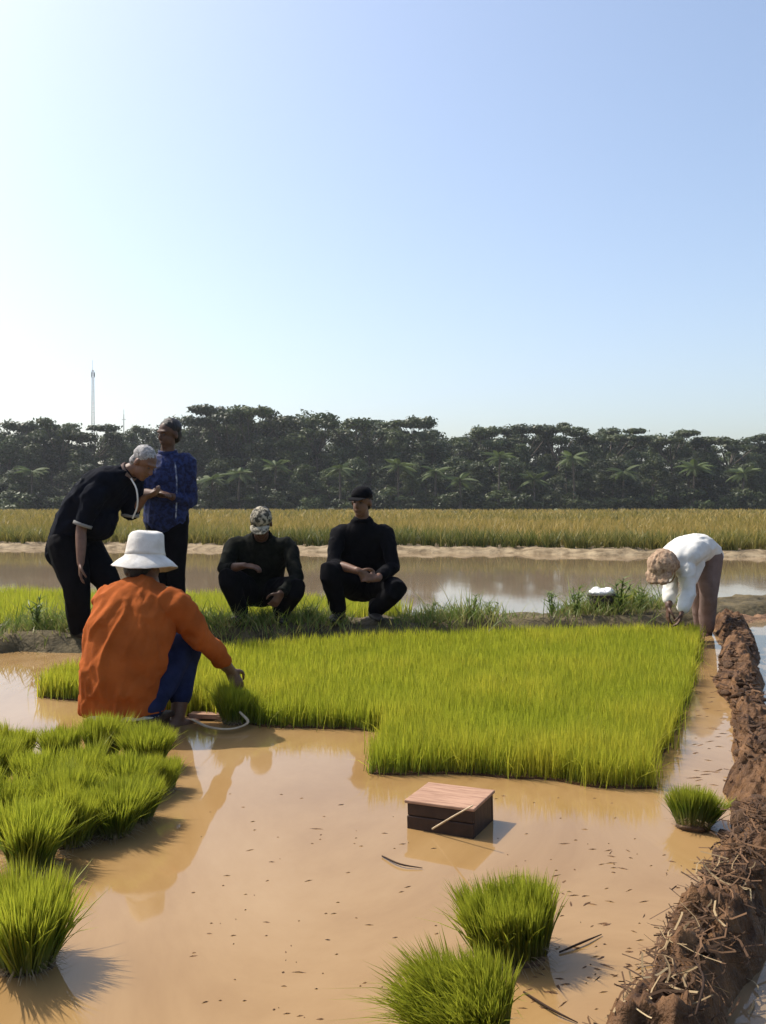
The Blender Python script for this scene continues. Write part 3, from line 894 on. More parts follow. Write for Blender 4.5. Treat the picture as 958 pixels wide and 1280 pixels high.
# ------------------------------------------------------------------ wood, sticks, basket
def box_thing(name, lab, cat, o3, rz, L, Wd, H, parts_mat_top, parts_mat_side, th=.014):
    t = tag(empty(name, o3, rz), lab, cat)
    def pl(nm, lo, hi, mat):
        me = Geo().add(*box_geo(lo, hi)).mesh(nm, mat)
        o = obj(nm, me, t); m_ = o.modifiers.new('bev', 'BEVEL'); m_.width = .003; m_.segments = 2
        return o
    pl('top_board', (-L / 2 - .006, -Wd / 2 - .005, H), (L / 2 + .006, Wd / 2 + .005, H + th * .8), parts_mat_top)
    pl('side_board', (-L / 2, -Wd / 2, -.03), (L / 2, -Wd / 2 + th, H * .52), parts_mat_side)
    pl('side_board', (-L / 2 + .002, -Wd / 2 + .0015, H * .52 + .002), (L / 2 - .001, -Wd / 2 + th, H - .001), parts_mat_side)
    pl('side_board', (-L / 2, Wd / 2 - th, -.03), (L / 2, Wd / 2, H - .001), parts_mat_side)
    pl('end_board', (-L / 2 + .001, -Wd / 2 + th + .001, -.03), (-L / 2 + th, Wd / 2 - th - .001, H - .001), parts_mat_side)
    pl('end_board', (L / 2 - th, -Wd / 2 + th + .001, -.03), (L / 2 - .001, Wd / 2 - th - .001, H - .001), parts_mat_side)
    t.rotation_euler = (.012, -.018, rz)
    return t
c = (G(509, 995, .11) + G(581, 1006, .11) + G(616, 987, .11) + G(544, 974, .11)) / 4
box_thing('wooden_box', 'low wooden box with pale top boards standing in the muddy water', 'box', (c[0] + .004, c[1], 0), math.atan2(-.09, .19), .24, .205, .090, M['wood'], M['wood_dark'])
t = tag(obj('stick', Geo().add(*loft([W(541, 1036, 3.08), W(566, 1021, 3.015), W(591, 1007, 2.955)], [.0035, .003, .0025], seg=6)).mesh('stick', M['bamboo'], smooth=True)), 'thin pale stick leaning against the wooden box', 'stick')
# low stool of the man in orange
st = tag(empty('low_stool', (-1.23, 4.50, 0), -.30), 'low dark wooden stool under the man in orange', 'stool')
for nm, lo, hi, mt in (('seat_board', (-.17, -.12, .055), (.17, .12, .08), 'wood_dark'), ('leg_board', (-.15, -.11, -.05), (-.125, .11, .054), 'wood_dark'), ('leg_board', (.125, -.11, -.05), (.15, .11, .054), 'wood_dark')):
    o = obj(nm, Geo().add(*box_geo(lo, hi)).mesh(nm, M[mt]), st); mm = o.modifiers.new('bev', 'BEVEL'); mm.width = .004; mm.segments = 2
g = Geo(); g.add(*loft([G(240, 899, .02), G(262, 909, .02), G(290, 911, .02), G(310, 903, .03), G(300, 890, .07)], [.010, .011, .010, .008, .006], [.004, .004, .004, .004, .003], seg=8, sub=5))
tag(obj('bamboo_strip', g.mesh('bamboo_strip', M['bamboo'], smooth=True)), 'bent pale bamboo strip lying at the feet of the man in orange', 'bamboo strip')
# board lying beside his foot
g = Geo(); g.add(*box_geo((-.10, -.03, .0), (.10, .03, .022), Matrix.Translation(Vector(G(262, 897, .01))) @ Matrix.Rotation(-.15, 4, 'Z')))
tag(obj('plank', g.mesh('plank', M['wood'])), 'short wet plank on the water beside the stool', 'plank')
# dark basket with a white sack on the far bund
p = W(752, 757, 8.35)
bk = tag(empty('basket', p), 'dark round basket half hidden in the weeds on the bund', 'basket')
V, F = lathe([(.0001, -.04), (.085, -.04), (.105, .03), (.118, .10), (.108, .10), (.096, .03), (.0001, -.02)], p)
obj('bowl', Geo().add(V, F).mesh('bowl', M['crate'], off=p, smooth=True), bk)
V, F = lathe([(.112, .088), (.124, .088), (.126, .104), (.112, .106), (.112, .088)], p)
obj('rim', Geo().add(V, F).mesh('rim', M['crate'], off=p, smooth=True), bk)
sk = union('white_sack', [ellipsoid(p + [0, 0, .12], (.115, .09, .035)), ellipsoid(p + [-.05, .0, .125], (.05, .06, .045)), ellipsoid(p + [.06, -.01, .125], (.05, .05, .04))], .008, 3, M['plastic_white'], wrinkle=.006, wscale=25)
tag(sk, 'crumpled white sack resting on the dark basket among the weeds', 'sack')

# ------------------------------------------------------------------ haze
hz = bpy.data.materials.new('morning_haze'); hz.use_nodes = True
hn_ = hz.node_tree; hn_.nodes.clear()
pv = hn_.nodes.new('ShaderNodeVolumePrincipled'); ho = hn_.nodes.new('ShaderNodeOutputMaterial')
pv.inputs['Color'].default_value = (.90, .94, 1.0, 1); pv.inputs['Density'].default_value = HAZE; pv.inputs['Anisotropy'].default_value = .2
hn_.links.new(pv.outputs[0], ho.inputs['Volume'])
tag(obj('haze', Geo().add(*box_geo((-420, -30, -1.3), (420, 470, 72))).mesh('haze', hz)), 'thin pale morning haze over the fields', kind='stuff')

# ------------------------------------------------------------------ people
def frame(fwd, up):
    f = nrm(fwd); s = nrm(np.cross(f, up)); u = np.cross(s, f)
    return s, f, u                                     # right, forward, up

def hand_shapes(wrist, dirv, palm_n, right=True, curl=.5, spread=.10, k=1.0):
    d = nrm(dirv); n = nrm(np.asarray(palm_n) - d * np.dot(palm_n, d)); s = np.cross(d, n)
    if not right: s = -s                               # s points to the thumb side
    wrist = np.asarray(wrist, float)
    out_ = [loft([wrist - d * .02, wrist + d * .03 * k, wrist + d * .085 * k], [.026, .036 * k, .040 * k], [.020, .016 * k, .013 * k], side=s, sub=2)]
    for i, (off, ln) in enumerate(((.030, .068), (.010, .076), (-.010, .070), (-.029, .056))):
        b = wrist + d * .078 * k + s * off * k
        fd = nrm(d + s * (off * spread * 30) * .3)
        p = [b]
        for j, seg in enumerate((.45, .32, .23)):
            a_ = curl * (.5 + .75 * j)
            p.append(p[-1] + (fd * math.cos(a_) + n * math.sin(a_)) * ln * seg * k)
        out_.append(loft(p, np.array([.0098, .0092, .0085, .0074]) * k, sub=2, seg=8))
    b = wrist + d * .025 * k + s * .030 * k
    p = [b, b + (d * .6 + s * .75 + n * .2) * .032 * k, b + (d * .95 + s * .75 + n * .45) * .052 * k, b + (d * 1.25 + s * .55 + n * .65) * .062 * k]
    out_.append(loft(p, np.array([.0135, .0115, .010, .008]) * k, sub=2, seg=8))
    return out_

def head_shapes(c, fwd, up, k=1.0):
    s, f, u = frame(fwd, up); A = np.array([s, f, u]); c = np.asarray(c, float)
    L = lambda x, y, z: c + (s * x + f * y + u * z) * k
    return [ellipsoid(L(0, -.012, .03), np.array([.076, .094, .088]) * k, A), ellipsoid(L(0, .022, -.035), np.array([.060, .068, .080]) * k, A),
            ellipsoid(L(0, .060, -.085), np.array([.030, .024, .026]) * k, A),
            loft([L(0, .085, .018), L(0, .104, -.015), L(0, .092, -.024)], np.array([.009, .014, .014]) * k, sub=2, seg=8),
            ellipsoid(L(0, .083, -.054), np.array([.026, .012, .010]) * k, A), ellipsoid(L(0, .072, .036), np.array([.055, .020, .014]) * k, A),
            ellipsoid(L(.079, -.008, -.005), np.array([.010, .020, .033]) * k, A), ellipsoid(L(-.079, -.008, -.005), np.array([.010, .020, .033]) * k, A)]

def person(name, lab, root, spec):
    """one continuous body; clothes, hair, hat and shoes as children"""
    t = tag(empty(name, root), lab, 'person')
    S_ = spec
    body = []
    R = np.asarray(S_['right'], float)
    tp = S_['torso']; tw = np.array(S_['tw']); tt = np.array(S_['tt'])
    body.append(loft(tp, tw * .88, tt * .88, side=R, seg=18, cap=not S_.get('flat')))
    # neck
    body.append(loft([tp[-1], S_['neck'], S_['head'] + (np.asarray(S_['neck']) - S_['head']) * .35], [.075, .060, .055], seg=12))
    body += head_shapes(S_['head'], S_['hfwd'], S_['hup'], S_.get('hk', 1.0))
    fl = not S_.get('flat')
    shirt = [loft(tp, tw, tt, side=R, seg=20, cap=fl)]
    trous = [loft([tp[0], (np.asarray(tp[0]) + tp[1]) / 2], [tw[0] * .9, tw[0] * .85], [tt[0] * .9, tt[0] * .85], side=R, seg=18, cap=fl)]
    for i, (sh, el, wr, hd, pn, rt, cu) in enumerate(S_['arms']):
        sh, el, wr = map(np.asarray, (sh, el, wr))
        body.append(loft([sh, (sh + el) / 2, el, (el * .55 + wr * .45), wr], [.058, .048, .040, .040, .027], seg=12))
        body += hand_shapes(wr, hd, pn, rt, cu)
        sl = S_['sleeve'][i]                           # fraction along the arm: 1 = elbow, 2 = wrist
        sw = S_.get('sw', 1.0)
        inn = np.asarray(tp[-2]) * .35 + sh * .65
        if sl <= 1:
            e_ = sh + (el - sh) * sl; shirt.append(loft([inn, sh, (sh + e_) / 2, e_], np.array([.075, .075, .064, .058]) * sw, seg=14))
        else:
            e_ = el + (wr - el) * (sl - 1); shirt.append(loft([inn, sh, (sh + el) / 2, el, (el + e_) / 2, e_], np.array([.075, .073, .060, .054, .050, .043]) * sw, seg=14))
    for i, (hp, kn, an, toe) in enumerate(S_['legs']):
        hp, kn, an, toe = map(np.asarray, (hp, kn, an, toe))
        td = nrm(toe)
        body.append(loft([hp, (hp + kn) / 2, kn, kn * .65 + an * .35, an], [.085, .075, .055, .055, .036], seg=12))
        body.append(loft([an + [0, 0, -.03] - td * .04, an + td * .07 + [0, 0, -.04], an + td * .16 + [0, 0, -.05]], [.034, .042, .036], [.032, .026, .016], side=np.cross(td, [0, 0, 1]), seg=10))
        tl = S_.get('trouser_len', .93)
        e_ = kn + (an - kn) * tl
        k_ = S_.get('lw', 1.0)
        trous.append(loft([hp, (hp + kn) / 2, kn, (kn + e_) / 2, e_], np.array([.112, .098, .075, .070, .060]) * k_, seg=16))
        if S_.get('shoes'):
            sh_ = [loft([an + [0, 0, .06], an + [0, 0, -.01]], [.050, .047], seg=12), loft([an + [0, 0, -.028] - td * .05, an + td * .06 + [0, 0, -.035], an + td * .18 + [0, 0, -.045]], [.042, .050, .040], [.040, .034, .022], side=np.cross(td, [0, 0, 1]), seg=12)]
            union('shoe', sh_, .008, 3, M[S_['shoes']], t, root)
    union('body', body, .0065, 3, M[S_.get('skin', 'skin')], t, root, dec=.5)
    hem = S_.get('hem')
    if hem: shirt += hem
    shirt_o = union('shirt', shirt, .009, 4, M[S_['shirt']], t, root, wrinkle=S_.get('wr', .007) * 1.25, wscale=9.5, wdir=S_.get('wdir', (0, 0, 1)), seed=len(lab))
    union('trousers', trous, .009, 4, M[S_['trousers']], t, root, wrinkle=.006, wscale=8, seed=len(lab) + 3)
    s, f, u = frame(S_['hfwd'], S_['hup']); c = np.asarray(S_['head']); A = np.array([s, f, u])
    for x in (-.031, .031):
        e_ = obj('eye', Geo().add(*ellipsoid(c + s * x + f * .079 + u * .012, (.012, .008, .007), A, 10, 6)).mesh('eye', M['eye'], off=root, smooth=True), t)
    if S_.get('hair'):
        union('hair', [ellipsoid(c + u * .052 - f * .032, (.083, .094, .078), A), ellipsoid(c - f * .055 - u * .01, (.074, .055, .075), A)], .008, 2, M[S_['hair']], t, root, wrinkle=.005, wscale=30, seed=4)
    if S_.get('collar'):
        nk = np.asarray(S_['neck']); ax = nrm(nk - np.asarray(tp[-1]) + 1e-6); e1 = nrm(np.cross(ax, [.3, 1, .2])); e2 = np.cross(ax, e1)
        cen = np.asarray(tp[-1]) * .35 + nk * .65
        g = Geo(); g.add(*loft([cen + e1 * math.cos(a_) * .074 + e2 * math.sin(a_) * .074 for a_ in np.linspace(0, 6.0, 14)], .006, .020, side=e1, seg=8, sub=1))
        obj('collar', g.mesh('collar', M[S_['collar']], off=root, smooth=True), shirt_o)
    if S_.get('cuff'):
        for i, (sh, el, wr, *_r) in enumerate(S_['arms']):
            sh, el, wr = map(np.asarray, (sh, el, wr)); sl = S_['sleeve'][i]
            p0, dv = (sh + (el - sh) * sl, nrm(el - sh)) if sl <= 1 else (el + (wr - el) * (sl - 1), nrm(wr - el))
            rr_ = (.062 if sl <= 1 else .047) * S_.get('sw', 1.0)
            g = Geo(); g.add(*loft([p0 + dv * .02, p0 + dv * .045], [rr_, rr_ * 1.0], seg=14, sub=1, cap=False))
            obj('sleeve_cuff', g.mesh('sleeve_cuff', M[S_['cuff']], off=root, smooth=True), shirt_o)
    return t, (s, f, u, c, A)

def cap_shapes(t, fr, root, mat, brim_mat):
    s, f, u, c, A = fr
    V, F = lathe([(.0001, .128), (.04, .124), (.072, .106), (.092, .07), (.096, .035), (.088, .035), (.0001, .09)], (0, 0, 0))
    V = V * [.93, 1.10, 1.0] + [0, -.012, .008]
    cc_ = obj('cap', Geo().add(V @ A + c, F).mesh('cap', mat, off=root, smooth=True), t)
    sh = [loft([c + u * .047 + f * .07, c + u * .05 + f * .12, c + u * .04 + f * .165], [.078, .076, .045], [.006, .005, .004], side=s, seg=16)]
    g = Geo(); [g.add(*x) for x in sh]
    obj('cap_brim', g.mesh('cap_brim', brim_mat, off=root, smooth=True), cc_)

UP = np.array([0, 0, 1.0])
A3 = lambda *v: np.array(v, float)

# man in orange, seen from behind, sitting low and reaching right
Fw = nrm([.12, .99, 0]); Rt = nrm([.99, -.12, 0])
root = A3(-1.22, 4.5, 0)
pel = W(153, 884, 4.46)
tor = [pel, W(152, 845, 4.43), W(162, 790, 4.46), W(175, 752, 4.52), W(182, 731, 4.58)]
hd = W(181, 705, 4.63)
kneeR = W(236, 800, 4.70); ankR = W(222, 897, 4.60)
kneeL = pel + Fw * .36 - Rt * .16 + UP * .30; ankL = pel + Fw * .30 - Rt * .12 + A3(0, 0, .085 - pel[2])
tA, fr = person('person', 'person in orange shirt and white bucket hat sitting low, pulling seedlings', root, dict(
    right=Rt, torso=tor, flat=True, tw=[.185, .195, .208, .192, .10], tt=[.115, .13, .14, .112, .075], neck=W(183, 722, 4.60), head=hd, hfwd=nrm([.45, .86, -.30]), hup=nrm([.1, .25, 1]),
    arms=[(W(219, 757, 4.48), W(262, 808, 4.58), W(288, 838, 4.73), nrm([.35, .25, -.8]), nrm([-.3, .6, -.4]), True, .55),
          (W(136, 752, 4.58), W(136, 752, 4.58) + A3(.02, .22, -.18), W(136, 752, 4.58) + A3(.2, .40, -.24), nrm([.6, .6, -.4]), A3(0, 0, -1), False, .5)],
    sleeve=[1.55, 1.5], legs=[(pel + Rt * .10 + A3(0, 0, .02), kneeR, ankR, [.45, .6, 0]), (pel - Rt * .10 + A3(0, 0, .02), kneeL, ankL, [.4, .9, 0])],
    shirt='orange', trousers='navy', skin='skin', trouser_len=.72, wr=.013, wdir=nrm([.25, 0, 1]), lw=.92,
    hem=[loft([pel - UP * .022, pel + UP * .06], [.206, .202], [.145, .138], side=Rt, seg=24, cap=False)]))
# white undershirt hem showing below the orange one
union('undershirt', [loft([pel - UP * .040, pel + UP * .0], [.190, .194], [.124, .126], side=Rt, seg=20, cap=False), loft([pel - UP * .03, pel + UP * .0], [.16, .16], [.10, .10], side=Rt, seg=20, cap=False)], .009, 3, M['white'], tA, root, wrinkle=.004)
s, f, u, c, A = fr
union('hair', [ellipsoid(c - f * .045 - u * .035, (.074, .052, .06), A)], .007, 2, M['hair_black'], tA, root, wrinkle=.004, wscale=30)
hs, hf, hu = frame(nrm([.45, .86, -.12]), nrm([.02, .12, 1])); HA = np.array([hs, hf, hu])
prof = [(.0001, .150), (.055, .149), (.078, .142), (.086, .130), (.094, .075), (.099, .032), (.105, .022), (.135, -.004), (.163, -.032), (.164, -.036), (.134, -.010), (.100, .012), (.090, .05), (.0001, .11)]
V, F = lathe(prof, (0, 0, 0), seg=40)
ph = np.arctan2(V[:, 1], V[:, 0]); rr = np.hypot(V[:, 0], V[:, 1])
V[:, 2] += np.clip((rr - .095) / .07, 0, 1) * .012 * np.sin(ph * 2 + .6) + np.where(V[:, 2] > .12, .005 * np.sin(ph * 3), 0)
V = V + (fbm(V * 22, 3, 91) * .0045)[:, None] * nrm([1, .4, 1]) + np.array([0, 0, .004])
bh_ = obj('bucket_hat', Geo().add(V @ HA + c + u * .010, F).mesh('bucket_hat', M['hatwhite'], off=root, smooth=True), tA)
V, F = lathe([(.0955, .052), (.1015, .034), (.0995, .032), (.0935, .050), (.0955, .052)], (0, 0, 0), seg=40)
obj('hat_band', Geo().add((V + [0, 0, .004]) @ HA + c + u * .010, F).mesh('hat_band', M['hatwhite'], off=root, smooth=True), bh_)

# squatting man in dark uniform with patterned cap, head bowed
root = A3(-1.02, 7.62, .13)
Rt = A3(-1, 0, 0)
tor = [W(325, 738, 7.86), W(325, 716, 7.83), W(326, 694, 7.74), W(327, 680, 7.67), W(327, 671, 7.63)]
t, fr = person('person', 'person squatting in dark uniform with head bowed under a patterned cap', root, dict(
    right=Rt, torso=tor, tw=[.20, .20, .225, .205, .10], tt=[.14, .14, .14, .11, .07], neck=W(327, 668, 7.58), head=W(327, 655, 7.51), hfwd=nrm([0, -.75, -.65]), hup=nrm([0, -.6, .8]),
    arms=[(W(293, 683, 7.67), W(279, 712, 7.52), W(306, 707, 7.36), nrm([.9, -.1, -.1]), A3(0, .3, -1), True, .6), (W(361, 684, 7.67), W(371, 722, 7.50), W(352, 741, 7.34), nrm([-.5, -.1, -.8]), A3(-.3, .6, 0), False, .6)],
    sleeve=[1.35, 1.8], legs=[(W(314, 740, 7.84), W(285, 722, 7.42), W(302, 766, 7.62), [-.25, -1, 0]), (W(338, 740, 7.84), W(370, 735, 7.42), W(350, 767, 7.62), [.3, -1, 0])],
    shirt='darkgreen', trousers='black', collar='darkgreen', cuff='darkgreen', skin='skin_dark', hair='hair_black', shoes='rubber', trouser_len=.9, lw=1.1, wr=.008))
cap_shapes(t, fr, root, M['camo'], M['camo'])

# squatting man in black with black cap
root = A3(-.20, 7.65, .13)
tor = [W(455, 731, 7.88), W(454, 706, 7.86), W(453, 683, 7.79), W(453, 665, 7.73), W(453, 654, 7.71)]
t, fr = person('person', 'person squatting in black clothes and black cap with hands clasped', root, dict(
    right=Rt, torso=tor, tw=[.20, .20, .215, .20, .10], tt=[.14, .14, .14, .11, .07], neck=W(453, 647, 7.70), head=W(452, 628, 7.66), hfwd=nrm([-.35, -.9, -.15]), hup=nrm([0, -.15, 1]),
    arms=[(W(424, 668, 7.72), W(416, 704, 7.56), W(449, 714, 7.38), nrm([.75, -.1, -.55]), A3(.2, .9, 0), True, .7), (W(482, 668, 7.72), W(492, 708, 7.60), W(471, 723, 7.38), nrm([-.8, -.1, .1]), A3(0, .8, -.3), False, .7)],
    sleeve=[1.25, 1.75], legs=[(W(444, 734, 7.86), W(412, 714, 7.42), W(424, 765, 7.63), [-.3, -1, 0]), (W(468, 734, 7.86), W(496, 737, 7.42), W(468, 764, 7.62), [.25, -1, 0])],
    shirt='black', trousers='black', collar='black', skin='skin', hair='hair_black', shoes='rubber', trouser_len=.9, lw=1.1, wr=.008))
cap_shapes(t, fr, root, M['black'], M['black'])

# standing man in blue shirt
root = A3(-1.79, 7.6, .13)
tor = [W(208, 644, 7.62), W(208, 618, 7.60), W(209, 594, 7.59), W(210, 578, 7.60), W(210, 570, 7.61)]
t, fr = person('person', 'person standing in blue shirt and black trousers with hands together', root, dict(
    right=Rt, torso=tor, tw=[.175, .172, .19, .175, .09], tt=[.12, .12, .125, .10, .07], neck=W(210, 563, 7.60), head=W(211, 543, 7.58), hfwd=nrm([-.55, -.8, -.22]), hup=nrm([0, -.1, 1]),
    arms=[(W(184, 580, 7.60), W(176, 616, 7.58), W(194, 617, 7.36), nrm([.7, -.3, .05]), A3(.2, 0, -1), True, .6), (W(235, 579, 7.60), W(238, 627, 7.64), W(212, 620, 7.42), nrm([-.9, -.2, .05]), A3(0, .3, 1), False, .8)],
    sleeve=[.8, 1.7], legs=[(W(199, 648, 7.62), W(198, 712, 7.58), W(197, 766, 7.62), [-.3, -1, 0]), (W(219, 648, 7.62), W(220, 712, 7.58), W(222, 766, 7.62), [.2, -1, 0])],
    shirt='blue', trousers='black', collar='blue', skin='skin_dark', hair='hair_black', shoes='rubber', wr=.007,
    hem=[loft([W(208, 652, 7.62), W(208, 635, 7.61)], [.185, .18], [.135, .125], side=Rt, seg=20)]))
g = Geo(); g.add(*loft([W(219, 578, 7.478), W(221, 600, 7.45), W(221, 622, 7.465), W(220, 648, 7.474)], [.005, .006, .006, .006], [.004] * 4, side=A3(1, 0, 0), seg=8))
obj('shirt_placket', g.mesh('shirt_placket', M['placket'], off=root, smooth=True), t)
# stooping grey-haired man
Fw = nrm([.82, -.52, 0]); Rt = nrm([-.52, -.82, 0])
root = A3(-2.28, 7.0, .12)
tor = [W(92, 676, 7.02), W(101, 652, 7.0), W(122, 622, 6.97), W(143, 602, 6.95), W(155, 594, 6.94)]
t, fr = person('person', 'person with grey hair stooping forward in dark polo shirt beside the blue-shirted person', root, dict(
    right=Rt, torso=tor, tw=[.19, .20, .215, .20, .10], tt=[.14, .15, .15, .12, .08], neck=W(164, 588, 6.93), head=W(180, 580, 6.91), hfwd=nrm([.72, -.38, -.62]), hup=nrm([.55, -.1, .8]),
    arms=[(W(118, 618, 6.80), W(102, 660, 6.78), W(101, 704, 6.70), A3(.02, -.1, -1), A3(1, .3, 0), True, .35), (W(166, 606, 7.10), W(163, 642, 7.12), W(181, 622, 7.05), nrm([.8, .1, .35]), A3(0, .3, 1), False, .6)],
    sleeve=[.78, .9], legs=[(W(84, 682, 6.93), W(96, 736, 6.84), W(100, 786, 6.95), [.8, -.4, 0]), (W(104, 682, 7.10), W(136, 730, 7.0), W(134, 783, 7.1), [.8, -.4, 0])],
    shirt='blackblue', trousers='black', collar='greytrouser', cuff='greycuff', skin='skin', hair='hair_grey', shoes='rubber', wr=.010, wdir=nrm([.6, 0, .6]), lw=1.28, sw=1.15,
    hem=[loft([W(88, 690, 7.03), W(97, 662, 7.01)], [.195, .195], [.15, .15], side=Rt, seg=20), ellipsoid(W(122, 648, 6.99), (.15, .16, .17))]))
g = Geo(); g.add(*loft([W(164, 598, 6.86), W(171, 612, 6.82), W(172, 632, 6.82), W(166, 648, 6.84)], [.006] * 4, [.003] * 4, side=A3(1, 0, 0), seg=6))
obj('lanyard', g.mesh('lanyard', M['white'], off=root, smooth=True), t)

# worker on the right, bent double over the seedlings
Fw = nrm([-.60, -.78, 0]); Rt = nrm([-.78, .60, 0])
root = A3(2.72, 7.8, 0)
tor = [W(880, 694, 7.86), W(872, 686, 7.78), W(857, 690, 7.62), W(846, 699, 7.50), W(840, 706, 7.45)]
t, fr = person('person', 'person in white shirt and brown hat bent double at the end of the seedbed', root, dict(
    right=Rt, torso=tor, tw=[.165, .165, .18, .17, .09], tt=[.125, .125, .125, .105, .07], neck=W(836, 708, 7.42), head=W(829, 710, 7.33), hfwd=nrm([-.45, -.5, -.75]), hup=nrm([-.5, -.6, .5]), hk=.95,
    arms=[(W(839, 711, 7.60), W(838, 738, 7.52), W(836, 758, 7.40), nrm([-.1, -.1, -1]), A3(1, 0, 0), True, .5), (W(857, 712, 7.42), W(861, 740, 7.36), W(853, 763, 7.28), nrm([-.3, -.1, -1]), A3(-1, .2, 0), False, .5)],
    sleeve=[1.6, 1.85], sw=1.08, legs=[(W(873, 696, 7.92), W(875, 742, 7.90), W(878, 783, 7.98), [-.6, -.8, 0]), (W(886, 696, 7.80), W(886, 742, 7.72), W(884, 788, 7.80), [-.6, -.8, 0])],
    shirt='white', trousers='greytrouser', skin='skin_dark', wr=.006, wdir=nrm([.6, .5, .4]), lw=1.02,
    hem=[loft([W(866, 705, 7.60), W(862, 725, 7.52)], [.10, .07], [.09, .06], side=Rt, seg=14)]))
s, f, u, c, A = fr
union('woven_hat', [ellipsoid(c + u * .035 - f * .015, (.115, .125, .105), A), loft([c + u * .03 + f * .09 - s * .0, c + u * .015 + f * .16], [.11, .09], [.03, .012], side=s, seg=14),
                    ellipsoid(c - f * .08 - u * .03, (.10, .06, .09), A)], .009, 2, M['hatbrown'], t, root, wrinkle=.010, wscale=22, seed=9)
g = Geo(); g.add(*loft([c + s * .10 + u * .03, c + s * .095 - u * .04 + f * .03, c + s * .04 - u * .115 + f * .05, c - s * .04 - u * .115 + f * .05, c - s * .095 - u * .04 + f * .03, c - s * .10 + u * .03], [.006] * 6, seg=6))
obj('chin_strap', g.mesh('chin_strap', M['hatbrown'], off=root, smooth=True), t)

# ------------------------------------------------------------------ clods, straw, floating bits
clods = []
for k in range(6):
    V, F = ellipsoid((0, 0, 0), (1, 1, .7), seg=10, rings=7)
    V = V * (1 + .28 * fbm(V * 1.3 + k * 7, 3, 70 + k)[:, None])
    clods.append(Geo().add(V, F).mesh('clod', M['mud'] if k % 2 else M['mud_dry'], smooth=k % 2 == 0))
r = np.random.default_rng(5)
for k in range(170):
    i = int(r.integers(60, len(MP) - 10)); sd = np.clip(r.normal(0, .5), -1.1, 1.1)
    p = MP[i] + MN[i] * sd * MHW[i]
    o = obj('clod', clods[k % 6], mud, (p[0], p[1], mud_prof(np.array(sd)) - .005))
    s_ = r.uniform(.012, .035) * (1 if p[1] > 2.2 else .8); o.scale = (s_, s_ * r.uniform(.7, 1.2), s_ * r.uniform(.5, .9)); o.rotation_euler = r.uniform(-.5, .5, 3) * [1, 1, 6]

def straws(name, mat, n, y0, y1, lng, wd, seed, zoff, flat=.06):
    r = np.random.default_rng(seed)
    sel = np.where((MP[:, 1] > y0) & (MP[:, 1] < y1))[0]
    i = r.choice(sel, n); sd = np.clip(r.normal(-.15, .55, n), -1.15, 1.05)
    p = MP[i] + MN[i] * (sd * MHW[i])[:, None]
    a_ = r.normal(1.1, .8, n)                           # mostly lying along the bund
    L = r.uniform(.4, 1, n) * lng
    d3 = np.column_stack([np.cos(a_), np.sin(a_), r.normal(0, flat, n)])
    z = mud_prof(sd) + zoff + r.uniform(-.012, .018, n)
    C0 = np.column_stack([p, z])
    sdv = np.column_stack([-np.sin(a_), np.cos(a_), r.normal(0, .6, n)]); sdv /= np.linalg.norm(sdv, axis=1)[:, None]
    ww = (wd * r.uniform(.5, 1.3, n) * .5)[:, None]
    bow = np.column_stack([r.normal(0, .12, (n, 2)), r.normal(-.05, .08, n)]) * L[:, None]
    rows = []
    for t_ in (0, .33, .66, 1):
        cc = C0 + d3 * (L * (t_ - .5))[:, None] + bow * (4 * t_ * (1 - t_))
        rows += [cc - sdv * ww, cc + sdv * ww]
    V = np.stack(rows, 1); o_ = (np.arange(n) * 8)[:, None]
    q = np.concatenate([o_ + np.array([[2 * j, 2 * j + 1, 2 * j + 3, 2 * j + 2]]) for j in range(3)])
    return mesh_np(name, V.reshape(-1, 3), q, None, True, mat, {'rnd': np.repeat(r.uniform(0, 1, n), 8), 'hgt': np.repeat(r.uniform(0, 1, n), 8)})
tag(obj('rotting_stalks', straws('rotting_stalks', M['rot'], 1000, 1.0, 3.0, .14, .0045, 3, .002), mud), 'dark rotting stalks matted over the mud', kind='stuff')
tag(obj('dry_straw', straws('dry_straw', M['straw'], 80, 1.2, 2.5, .10, .004, 4, .022, .2), mud), 'pale dry straw scattered on the mud', kind='stuff')
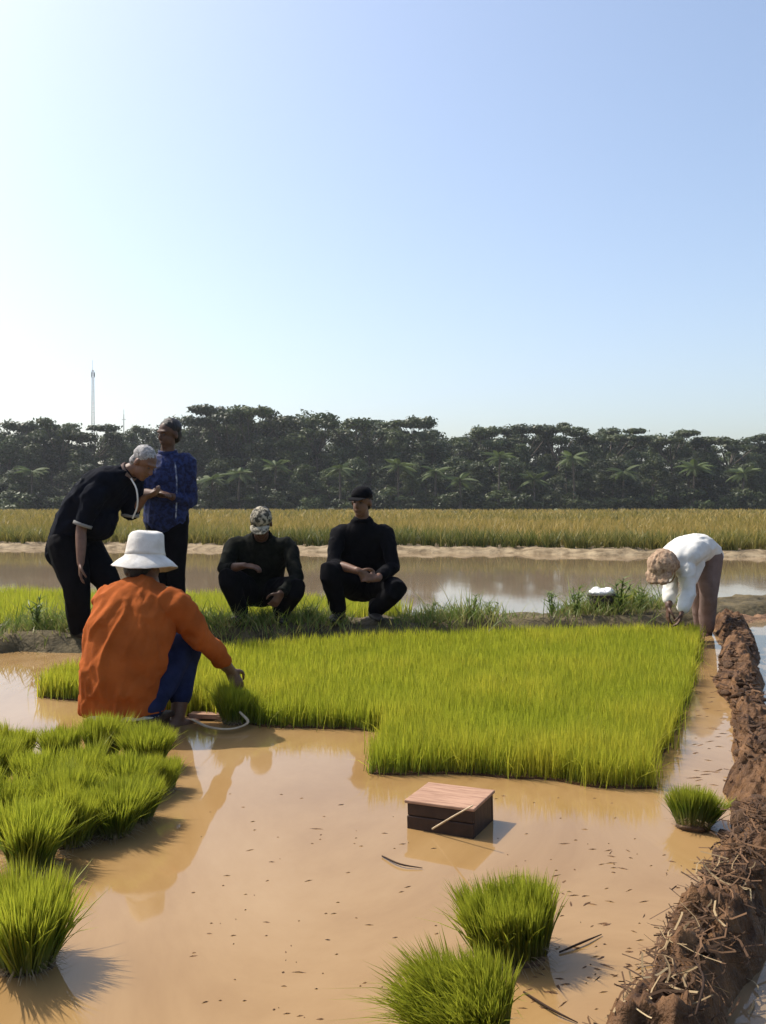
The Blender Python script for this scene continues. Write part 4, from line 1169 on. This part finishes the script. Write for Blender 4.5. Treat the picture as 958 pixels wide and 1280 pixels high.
tag(obj('rotting_stalks', straws('rotting_stalks2', M['rot'], 350, 3.2, 8.0, .09, .008, 6, .012), mud), 'dark stalk bits in the mud', kind='stuff')

# twigs lying in the water
TW = [((478, 1070), (500, 1080), (528, 1085), 'dark bent twig floating between the wooden box and the green bundles'), ((870, 1268), (880, 1225), (868, 1200), 'twig poking from the straw on the mud bund'),
      ((655, 1240), (690, 1262), (722, 1278), 'twig trailing in the water beside the drooping bundle'), ((700, 1190), (728, 1178), (752, 1168), 'thin twig in the water to the right of the green bundles')]
for a_, b_, c_, lab in TW:
    z = .15 if 'poking' in lab else .004
    g = Geo(); g.add(*loft([G(*a_, z), G(*b_, z + .004), G(*c_, z)], [.0022, .0028, .0012], seg=6, sub=4))
    tag(obj('twig', g.mesh('twig', M['rot'], smooth=True)), lab, 'twig')

# specks and soft mud ridges breaking the surface
r = np.random.default_rng(15)
V, q = [], []
def fleck(px, py, a_, L, wd):
    p = G(px, py); k = len(V); n = 12
    for j in range(n):
        th = 2 * math.pi * j / n; rr = r.uniform(.35, 1.2)
        x, y = math.cos(th) * L * rr, math.sin(th) * wd * rr
        V.append([p[0] + x * math.cos(a_) - y * math.sin(a_), p[1] + x * math.sin(a_) + y * math.cos(a_), -.001])
    V.append([p[0], p[1], .0026])
    for j in range(n): q.append([k + j, k + (j + 1) % n, k + n])
for _ in range(190):
    px, py = r.uniform(240, 860), r.uniform(985, 1275)
    if px > 500 and r.uniform() < .3: continue
    fleck(px, py, r.uniform(-.2, .6), abs(r.normal(.006, .008)) + .002, abs(r.normal(.0025, .002)) + .001)
for _ in range(95):
    py = r.uniform(1050, 1260); px = r.uniform(620, 845 - (py - 1060) * .25)
    fleck(px, py, r.normal(.35, .7), r.uniform(.004, .03), r.uniform(.0015, .007))
for _ in range(40):
    py = r.uniform(850, 1000); px = r.uniform(868, 905) 
    fleck(px, py, r.normal(.1, .3), r.uniform(.012, .05), r.uniform(.003, .012))
tag(obj('floating_debris', mesh_np('floating_debris', V, None, q, True, M['mud'])), 'dark specks of mud and plant bits on the water', 'debris', kind='stuff')
